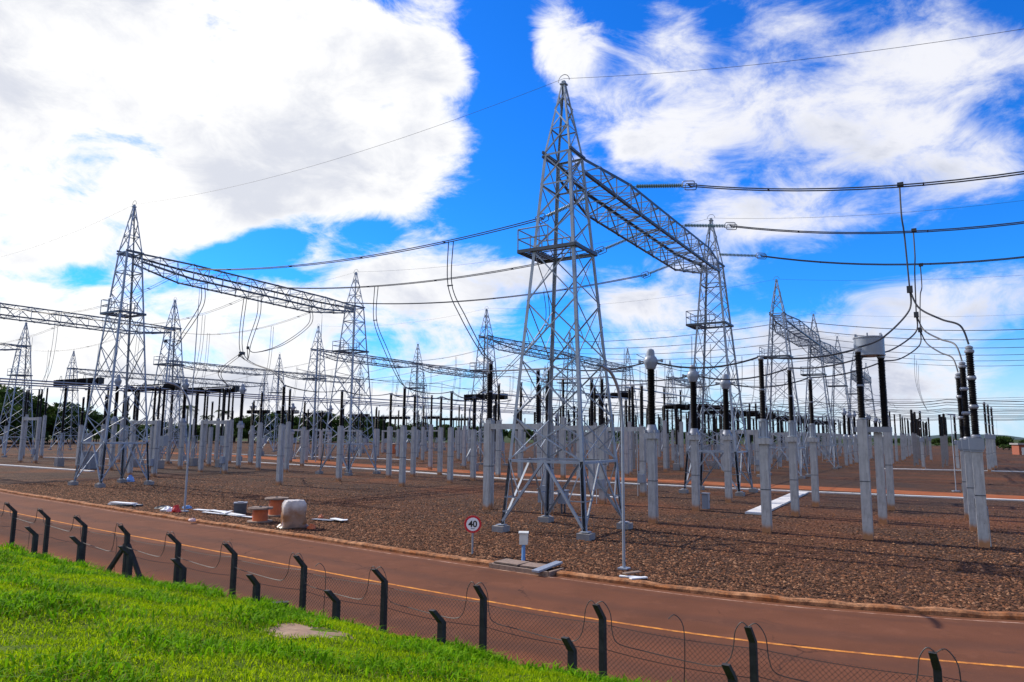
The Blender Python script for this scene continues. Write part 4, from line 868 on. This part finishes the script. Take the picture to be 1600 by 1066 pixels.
def slab(name, x0, y0, x1, y1, wd, h, mat, label, cat, tilt=0., z=.05):
    p, q = at(x0, y0, z), at(x1, y1, z); m = MB(); p.z = z; q.z = z+tilt; m.bar(p, q, wd, h); o = m.build(name, mat); tag(o, label, cat); return o
slab('concrete_lid', 836, 893, 874, 884, .28, .06, 'grey_paint', 'pale grey slab leaning beside the cable pit', 'slab', .12)
for i, (a, b, c_, e) in enumerate([(968, 900, 1008, 903), (985, 904, 1010, 902), (975, 896, 1000, 893)]): slab('scrap_board', a, b, c_, e, .16, .035, 'white_plastic' if i < 2 else 'old_wood', ['long white board lying by the lamp pole', 'short white board crossing others by the lamp pole', 'brown board by the lamp pole foot'][i], 'board', 0, .05+.04*i)
# ------------------------------------------------------------------ drums, pallet, debris
def drum(x, y, R, h, label):
    g = at(x, y); r = empty('cable_drum', g, random.uniform(0, 3)); tag(r, label, 'cable drum', 'wooden cable drums by the kerb')
    MB().lathe([(R*1.02, .01), (R*1.02, .08)], 24).build('flange', 'old_wood', r); MB().lathe([(R*.62, .08), (R*.62, h-.07)], 24).build('core', 'orange_paint', r, True); t = MB().lathe([(R, h-.07), (R, h)], 24)
    for k in range(5): t.box((-.35*R*2+k*.35*R, 0, h+.012), (.28*R, 1.2*R, .02))
    t.build('flange', 'old_wood', r); MB().lathe([(.07, h+.02), (.07, h+.06)], 10).build('hub', 'dark_box', r)
drum(406, 816, .60, .72, 'orange cable drum lying flat nearest the kerb'); drum(431, 806, .62, .95, 'orange cable drum behind, partly hidden by the wrapped pallet')
g = at(458, 825); r = empty('wrapped_pallet', g, .45); tag(r, 'stacked pallet wrapped in dirty white plastic', 'pallet')
me = MB(); N = 9; hgt = 1.22
vs = []; rows = 8
for j in range(rows+1):
    z = .06+hgt*j/rows; ins = .0 if j < rows else .16
    for i in range(28):
        a = 2*math.pi*i/28; cx, cy = math.cos(a), math.sin(a); k = 1/max(abs(cx), abs(cy))**.82; w_ = .50-.05*j/rows-ins*.5+random.uniform(-.045, .045)+(.12 if j == 0 else 0); vs.append((cx*k*w_*1.1, cy*k*w_*.9, z+random.uniform(-.02, .02)))
vs.append((0, 0, .06+hgt+.03)); fs = [(j*28+i, j*28+(i+1) % 28, (j+1)*28+(i+1) % 28, (j+1)*28+i) for j in range(rows) for i in range(28)]+[(rows*28+i, rows*28+(i+1) % 28, len(vs)-1) for i in range(28)]
me.add(vs, fs); me.build('wrapping', 'plastic_wrap', r, True); pb = MB()
for y_ in (-.38, 0, .38): pb.box((0, y_, .05), (1.15, .1, .1))
pb.build('pallet_base', 'old_wood', r)
def crumple(name, x, y, sx, sy, sz, mat, label, cat, rz=0., seed=0):
    rr = random.Random(seed); m = MB(); n, k = 12, 5; vs = []
    for j in range(k):
        f = j/(k-1)
        for i in range(n): a = 2*math.pi*i/n; q = math.cos(f*1.45)*(1+rr.uniform(-.22, .22)); vs.append((sx*q*math.cos(a), sy*q*math.sin(a), sz*math.sin(f*1.5)*(1+rr.uniform(-.25, .25))))
    m.add(vs, [(j*n+i, j*n+(i+1) % n, (j+1)*n+(i+1) % n, (j+1)*n+i) for j in range(k-1) for i in range(n)]+[tuple(range((k-1)*n, k*n))]); o = m.build(name, mat); g = at(x, y); o.location = (g.x, g.y, .02); o.rotation_euler.z = rz; tag(o, label, cat); return o
crumple('cardboard_scrap', 487, 827, .2, .16, .2, 'orange_paint', 'small orange brown scrap beside the wrapped pallet', 'scrap', 0, 3)
g = at(375, 803); r = empty('storage_crate', g, .3); tag(r, 'dark grey plastic crate standing on white sheets', 'crate'); MB().box((0, 0, .31), (.62, .55, .55), 0, 1.04).build('body', 'dark_box', r); rim = MB(); rim.box((0, 0, .60), (.70, .62, .05)); rim.box((0, .0, .635), (.3, .4, .04)); rim.build('lid', 'casting', r)
k = 0
for x0, y0, x1, y1, wd_, z in [(305, 796, 352, 800, .34, .05), (330, 797, 380, 806, .3, .09), (318, 800, 395, 809, .22, .05), (345, 803, 362, 799, .2, .14)]:
    slab('white_sheet', x0, y0, x1, y1, wd_, .03, 'white_plastic', ['pale flat sheet behind the red can', 'white sheet under the dark crate', 'long white sheet nearest the kerb left of the drums', 'small white sheet on top of the others'][k], 'sheet', .02, z); k += 1
for i, (x0, y0, x1, y1, z) in enumerate([(173, 787, 215, 790, .06), (176, 785, 210, 788, .16), (190, 790, 222, 790, .05)]): slab('stacked_board', x0, y0, x1, y1, .4, .08, 'white_plastic' if i != 2 else 'dark_box', ['white board lowest in the stack at far left', 'white board on top of the stack at far left', 'dark strip in front of the white board stack'][i], 'board', .02, z)
crumple('jerry_can', 275, 801, .24, .2, .34, 'red_plastic', 'bright red crumpled can or bag among debris', 'can', .4, 5); crumple('white_sack', 263, 799, .42, .3, .22, 'white_plastic', 'white sack lying left of the red can', 'sack', .2, 6); crumple('dark_sack', 256, 795, .5, .3, .14, 'dark_box', 'dark flat sack behind the white sack', 'sack', .1, 9)
crumple('blue_sack', 292, 795, .3, .24, .16, 'blue_paint', 'bluish sack at the foot of the left lamp pole', 'sack', 0, 7); crumple('cloth_bag', 300, 815, .26, .16, .14, 'pink_cloth', 'pinkish cloth lying on the kerb', 'cloth', -.5, 8); crumple('water_jug', 203, 753, .36, .28, .5, 'blue_plastic', 'light blue bottle lying on gravel by the left tower', 'bottle', 0, 12)
for i, (x0, y0, x1, y1, z) in enumerate([(505, 813, 543, 813, .05), (490, 811, 520, 814, .06), (520, 810, 538, 814, .12)]): slab('flat_scrap', x0, y0, x1, y1, .32, .03, 'white_plastic' if i != 1 else 'casting', ['white flat scrap right of the wrapped pallet', 'greyish flat scrap by an orange cap', 'narrow strip lying over the white scrap'][i], 'scrap', .02, z)
crumple('scrap_lump', 501, 810, .13, .13, .16, 'orange_paint', 'small bright orange lump on the white scrap', 'scrap', 0, 4)
# orange tank and grey cabinets in the yard
g = at(618, 709); r = empty('orange_tank', g, ANG); tag(r, 'orange red tank standing among the insulator posts', 'tank'); MB().lathe([(.1, 0), (1.15, .05), (1.2, 1.0), (1.2, 2.0), (.1, 2.1)], 20).build('body', 'orange_paint', r, True); MB().lathe([(1.24, 1.95), (1.24, 2.12), (.9, 2.2)], 20).build('lid', 'old_wood', r)
def cabinet(x, y, h, label, wd_=.7, legs=False):
    g = at(x, y); r = empty('control_cabinet', g, ANG); tag(r, label, 'cabinet', 'grey control cabinets'); b = .55 if legs else .0
    MB().box((0, 0, b+h/2), (wd_, wd_*.8, h)).build('body', 'grey_paint', r); MB().box((0, 0, b+h+.03), (wd_+.1, wd_*.8+.1, .06)).build('roof', 'casting', r); dd = MB().box((0, -wd_*.4-.012, b+h/2), (wd_*.85, .02, h*.88)).build('door', 'grey_paint', r); MB().box((wd_*.3, -wd_*.4-.035, b+h/2), (.03, .03, .14)).build('handle', 'galvanised_dark', dd)
    if legs:
        for q in (-.2, .2): MB().box((q, 0, b/2), (.08, .08, b)).build('leg', 'galvanised_dark', r)
cabinet(849, 800, .75, 'little grey cabinet left of the posts inside the tallest tower', .55, True); cabinet(880, 802, .7, 'little grey cabinet right of the posts inside the tallest tower', .55, True); cabinet(144, 733, 1.9, 'tall grey cabinet inside the big left tower', .9); cabinet(133, 733, 2.0, 'tall grey cabinet just left of the other in the big left tower', .9)
cabinet(1003, 766, .9, 'little grey cabinet in front of the trench lid left of the biggest transformer', .5, True); cabinet(1103, 795, .9, 'little grey cabinet at the foot of the middle transformer post', .45); cabinet(1393, 785, .6, 'small dark cabinet by the posts under the drum', .4)
# fire extinguisher box, far thin poles
for x, y, yt, n_ in [(1494, 768, 648, 'right of the drum beyond the red road'), (1560, 700, 655, 'at the far right')]:
    g = at(x, y); m = MB(); m.tube([(0, 0, 0), (0, 0, zat(g, yt))], .04, 6); m.box((0, 0, .03), (.6, .3, .06)); m.box((0, 0, zat(g, yt)), (.7, .25, .1)); o = m.build('flood_light_pole', 'galvanised'); o.location = g; tag(o, f'slim floodlight pole {n_}', 'lamp post')
# brick hut at the far right
g = at(1606, 711); r = empty('brick_hut', g, -.2); tag(r, 'small red brick hut with pale roof at the right edge', 'hut')
MB().box((1.2, 2, 1.35), (6.5, 4, 2.7)).build('wall', 'brick', r); MB().box((1.2, 2, 2.95), (7.2, 4.8, .45)).build('roof', 'concrete_darker', r); MB().box((-1.0, -.03, 1.0), (.9, .08, 2.0)).build('door', 'cream_box', r); MB().box((1.6, -.03, 1.6), (1.2, .08, .9)).build('window', 'dark_box', r)
# ------------------------------------------------------------------ fence along the grass
POST_U = [13.6, 11.27, 9.06, 6.84, 4.54, 2.12, -.22, -2.73, -5.21, -7.77, -10.31, -12.9, -15.4, -17.9]
TOPZ = [2.05, 1.97, 1.9, 1.83, 1.75, 1.70, 1.65, 1.6, 1.55, 1.52, 1.49, 1.49, 1.51, 1.53]
fence = empty('wire_fence', W(0, FV)); tag(fence, 'dark bent post and chain link fence with loose barbed wire along the road', 'fence')
F0 = Vector(fence.location)
def bent_post(base, zb, ztop, arm=.26, wd=.11, lean=0.):
    m = MB(); s = wd/2; d_ = -WV*arm+WU*lean; zb0, zk = zb, ztop-arm*1.0; q = []
    for z, dd, sc in ((zb0, 0, 1.08), (zk, 0, 1.), (ztop, 1, .92)):
        c = Vector(base)+d_*dd; c.z = z
        for a, b in ((-1, -1), (1, -1), (1, 1), (-1, 1)): q.append(c+WU*(a*s*sc)+WV*(b*s*sc))
    m.add(q, [(3, 2, 1, 0), (8, 9, 10, 11)]+[(4*k+i, 4*k+(i+1) % 4, 4*k+4+(i+1) % 4, 4*k+4+i) for k in range(2) for i in range(4)]); return m
tips = []
for i, (u, zt) in enumerate(zip(POST_U, TOPZ)):
    zt += .07; b = W(u, FV, 0)-F0; m = bent_post(b, -.25, zt, .29, .105, random.uniform(-.07, .07)); p = m.build('post', 'fence_wood', fence); tips.append(W(u, FV-.29, zt)-F0)
    if i == 4:
        mm = MB(); mm.bar(W(u-.06, FV, 1.25)-F0, W(u-1.0, FV, .15)-F0, .10); mm.bar(W(u+.06, FV, 1.25)-F0, W(u+1.0, FV, .25)-F0, .10); mm.build('brace', 'fence_wood', fence)
for i in range(len(POST_U)-1):
    ua, ub = POST_U[i]-.06, POST_U[i+1]+.06; m = MB(); zl, zh = .02, (TOPZ[i]+TOPZ[i+1])/2-.32; Lw = ua-ub; hgt = zh-zl; st = .085; r_ = .0019
    for sgn_ in (1, -1):
        s_ = -hgt
        while s_ < Lw:
            a0, a1 = max(0, s_), min(Lw, s_+hgt)
            if a1 > a0:
                h0, h1 = a0-s_, a1-s_
                if sgn_ < 0: h0, h1 = hgt-h0, hgt-h1
                p, q = W(ua-a0, FV, zl+h0)-F0, W(ua-a1, FV, zl+h1)-F0; m.bar(p, q, r_*2)
            s_ += st
    m.tube([x-F0 for x in para(W(ua, FV, zh), W(ub, FV, zh), .04, 8)], .005, 4); m.build('chain_link', 'wire', fence)
    # barbed strand hooked over the post tips, sagging in between
    a, b = tips[i], tips[i+1]; pts = []
    sag = .62+random.uniform(-.08, .08); prof = [(0, 0), (.05, .06), (.10, -.12), (.115, -.45), (.16, -sag), (.35, -sag-.06), (.6, -sag-.10), (.80, -sag-.08), (.875, -sag+.05), (.905, -.35), (.92, -.10), (.96, .05), (1, 0)]
    for t, dz in prof: q = a.lerp(b, t); q.z += dz*(1 if i > 2 else .7); q += WV*(.12*math.sin(t*3.14)); pts.append(q)
    pp = bez(pts, 6); m = MB(); m.tube(pp, .008, 4)
    for j in range(2, len(pp), 2): d_ = Vector((random.uniform(-1, 1), random.uniform(-1, 1), random.uniform(-1, 1))).normalized()*.022; m.bar(pp[j]-d_, pp[j]+d_, .004)
    m.build('barbed_wire', 'wire', fence)
    m = MB(); m.tube([x-F0 for x in para(W(ua, FV, zh-.42), W(ub, FV, zh-.45), .05, 10)], .006, 4); m.build('tension_wire', 'wire', fence)
for u in (10.3, -3.3, -11.65, 5.2):
    zb = .2; m = MB(); m.tube(bez([W(u+.1, FV-.1, 1.45)-F0, W(u, FV-.05, 1.52)-F0, W(u-.12, FV, 1.35)-F0, W(u-.14, FV, .9)-F0, W(u-.1, FV, zb)-F0], 6), .008, 4); m.build('loose_wire', 'wire', fence)
SHORT = [(45, 823), (115, 838), (192, 853), (275, 873), (390, 897), (515, 922), (680, 953), (885, 995), (1138, 1037)]
SL = ['leftmost', 'second from left', 'third from left', 'fourth from left beside the braced post', 'touching the taller post before it', 'left of the bare soil patch side', 'in the middle among tall weeds', 'right of the middle, moss topped', 'rightmost, just above the bottom edge']
for i, (x, y) in enumerate(SHORT):
    d_ = ray(x, y); vv = -20.25; t = (vv+AX*vx+AY*vy)/(d_[0]*vx+d_[1]*vy); q = np.array([0, 0, CZ])+d_*t; u, v = toUV(q); g = W(u, v+.2, 0)
    o = bent_post((0, 0, 0), float(gz_of(u, v+.2))-.25, q[2], .25, .11, [0, 0, .02, .03, -.05, .02, .03, .0, .02][i]).build('stub_post', 'fence_wood'); o.location = (g.x, g.y, 0); tag(o, f'short dark bent stub post standing in the grass, {SL[i]}', 'post', 'short stub posts in front of the fence')
g = W(-3.7, -20.0, 0); m = MB(); m.box((0, 0, 0), (.34, .14, .2), .3); o = m.build('broken_stub', 'fence_wood'); o.location = (g.x, g.y, float(gz_of(-3.7, -20.0))+.08); tag(o, 'broken low dark stump in the grass by the soil patch', 'post')
# ------------------------------------------------------------------ trees beyond the yard
def crown_mesh(nm, seed, rx, rz_, zc, mat, k=1500, leaf=.55):
    rr = np.random.default_rng(seed); lobes = [(rr.normal(0, rx*.42), rr.normal(0, rx*.42), zc+rr.normal(0, rz_*.38), rx*rr.uniform(.30, .55), rz_*rr.uniform(.28, .5)) for _ in range(15)]
    m = MB(); vs = []; fs = []
    for i in range(k):
        L_ = lobes[rr.integers(len(lobes))]; d_ = rr.normal(size=3); d_ /= np.linalg.norm(d_); q = rr.uniform(.55, 1.05)
        c = np.array([L_[0]+d_[0]*L_[3]*q, L_[1]+d_[1]*L_[3]*q, L_[2]+d_[2]*L_[4]*q]); a = rr.normal(size=3); a /= np.linalg.norm(a); b = np.cross(a, rr.normal(size=3)); b /= np.linalg.norm(b); s = leaf*rr.uniform(.5, 1.3); o_ = len(vs)
        vs += [c-a*s, c+b*s*.55, c+a*s, c-b*s*.55]; fs.append((o_, o_+1, o_+2, o_+3))
    m.add(vs, fs); return m.mesh('crown', mat)
def trunk_mesh(h, r, seed):
    rr = random.Random(seed); m = MB(); m.tube([(0, 0, -.3), (.1, 0, h*.4), (.0, .1, h)], [r, r*.75, r*.4], 7)
    for i in range(5): a = i*1.3; z = h*(.45+.1*i); m.tube([(0, 0, z), (math.cos(a)*h*.2, math.sin(a)*h*.2, z+h*.2), (math.cos(a)*h*.34, math.sin(a)*h*.34, z+h*.42)], [r*.4, r*.25, r*.1], 5)
    return m.mesh('trunk', 'bark')
TK = [(crown_mesh('c', 1, 5.2, 5.0, 8.6, 'leaves', 2600), trunk_mesh(7, .35, 1), 14.), (crown_mesh('c', 2, 6.5, 4.0, 6.8, 'leaves', 2600), trunk_mesh(5.5, .4, 2), 11.), (crown_mesh('c', 3, 3.6, 5.6, 9.2, 'leaves_pale', 900, .5), trunk_mesh(9, .3, 3), 15.)]
for _i in range(3): TK[_i] = (TK[_i][0], TK[_i][1], float(np.percentile([q.co.z for q in TK[_i][0].vertices], 97)))
def tree(x, y, ytop, k, label, group='trees along the far left edge of the yard'):
    cr, tr_, h = TK[k]; g = at(x, y); s = max(.3, zat(g, ytop)/h); r = empty('tree', (g.x, g.y, -.3), random.uniform(0, 6)); r.scale = (s*random.uniform(1, 1.25), s*random.uniform(1, 1.25), s); tag(r, label, 'tree', group)
    for nm, me in (('crown', cr), ('trunk', tr_)): o = bpy.data.objects.new(nm, me); COL.objects.link(o); o.parent = r
TL = [(-60, 692, 606, 0), (-25, 691, 610, 1), (5, 692, 612, 0), (30, 693, 620, 1), (-45, 698, 628, 0), (22, 697, 634, 1), (48, 692, 634, 0), (66, 693, 652, 1), (84, 692, 636, 2), (98, 692, 642, 1), (115, 692, 633, 2), (128, 692, 642, 1), (150, 692, 645, 2), (168, 692, 650, 1), (185, 692, 648, 2), (205, 691, 660, 1), (225, 691, 662, 2), (255, 691, 660, 1), (275, 691, 662, 2), (300, 691, 664, 1), (325, 691, 662, 1), (365, 691, 655, 1), (388, 692, 654, 0), (408, 692, 648, 1), (428, 692, 646, 1), (450, 692, 649, 1), (470, 692, 652, 0), (490, 691, 648, 2), (510, 692, 645, 1), (530, 691, 655, 2), (552, 691, 655, 0), (574, 691, 650, 1), (592, 691, 654, 0), (612, 690, 662, 1), (640, 690, 664, 0), (665, 690, 661, 1), (690, 690, 664, 1), (716, 690, 668, 0), (745, 690, 668, 1), (775, 690, 669, 0), (810, 690, 668, 1), (850, 690, 670, 0), (890, 690, 670, 1), (930, 690, 671, 0), (980, 690, 672, 1), (1030, 690, 674, 0), (1080, 691, 675, 1), (1130, 691, 676, 1)]
KD = ['dark round', 'dark spreading', 'thin pale feathery']
for i, (x, y, yt, k) in enumerate(TL):
    where = 'at the left edge' if x < 60 else 'behind the left breakers' if x < 200 else 'behind the left disconnectors' if x < 370 else 'behind the left centre posts' if x < 560 else 'behind the orange tank' if x < 700 else 'behind the tallest tower' if x < 950 else 'behind the crowded middle rows'
    tree(x, y, yt, k, f'{KD[k]} tree {where}')
for i in range(18): tree(1290+i*19+random.uniform(-6, 6), 694.5+random.uniform(-.5, 1.5)+i*.25, 684+random.uniform(-2, 4), i % 2, 'small green tree in the hedge line on the right', 'trees in the right hedge line')
for i in range(96): tree(-40+i*14+random.uniform(-6, 6), 692+random.uniform(-1, 2)-(i*.01), 664+i*.13+random.uniform(-4, 4), i % 2, 'low dark bush in the hedge behind the yard', 'low hedge bushes behind the yard')
for x in (1556, 1568, 1577): tree(x, 703, 682, 1, 'dark green bush beside the brick hut', 'bushes by the brick hut')
def palm_meshes():
    m = MB(); m.tube([(0, 0, -.3), (.1, 0, 5), (.0, .05, 10.2)], [.28, .2, .16], 8); cr = MB(); rr = random.Random(4)
    for i in range(17):
        a = i*2.4; el = rr.uniform(-.3, 1.2); L_ = rr.uniform(2.8, 3.6); pts = []
        for t in np.linspace(0, 1, 9): pts.append(Vector((math.cos(a)*L_*t*math.cos(el*.6), math.sin(a)*L_*t*math.cos(el*.6), 10.2+L_*(math.sin(el)*t-.75*t*t))))
        for p, q in zip(pts, pts[1:]):
            d_ = (q-p).normalized(); s_ = d_.cross(Vector((0, 0, 1))).normalized()
            for sg in (-1, 1):
                for f in (0, .5): b = p.lerp(q, f); cr.add([b, b+d_*.16, b+s_*sg*.62+d_*.35+Vector((0, 0, -.25)), b+s_*sg*.55+d_*.25+Vector((0, 0, -.25))], [(0, 1, 2, 3)])
    return m.mesh('trunk', 'bark'), cr.mesh('crown', 'leaves')
pt_, pc_ = palm_meshes()
for x, yt, n_ in [(290, 632, 'leftmost, behind a transformer'), (320, 648, 'second from left'), (348, 640, 'right of the left disconnector'), (507, 644, 'by the left beam end tower')]:
    g = at(x, 691); s = zat(g, yt)/11.2; r = empty('palm_tree', (g.x, g.y, 0), x); r.scale = (s*1.1, s*1.1, s); tag(r, f'dark palm tree with drooping fronds, {n_}', 'palm', 'palms behind the yard')
    for me in (pt_, pc_): o = bpy.data.objects.new('trunk' if me is pt_ else 'crown', me); COL.objects.link(o); o.parent = r
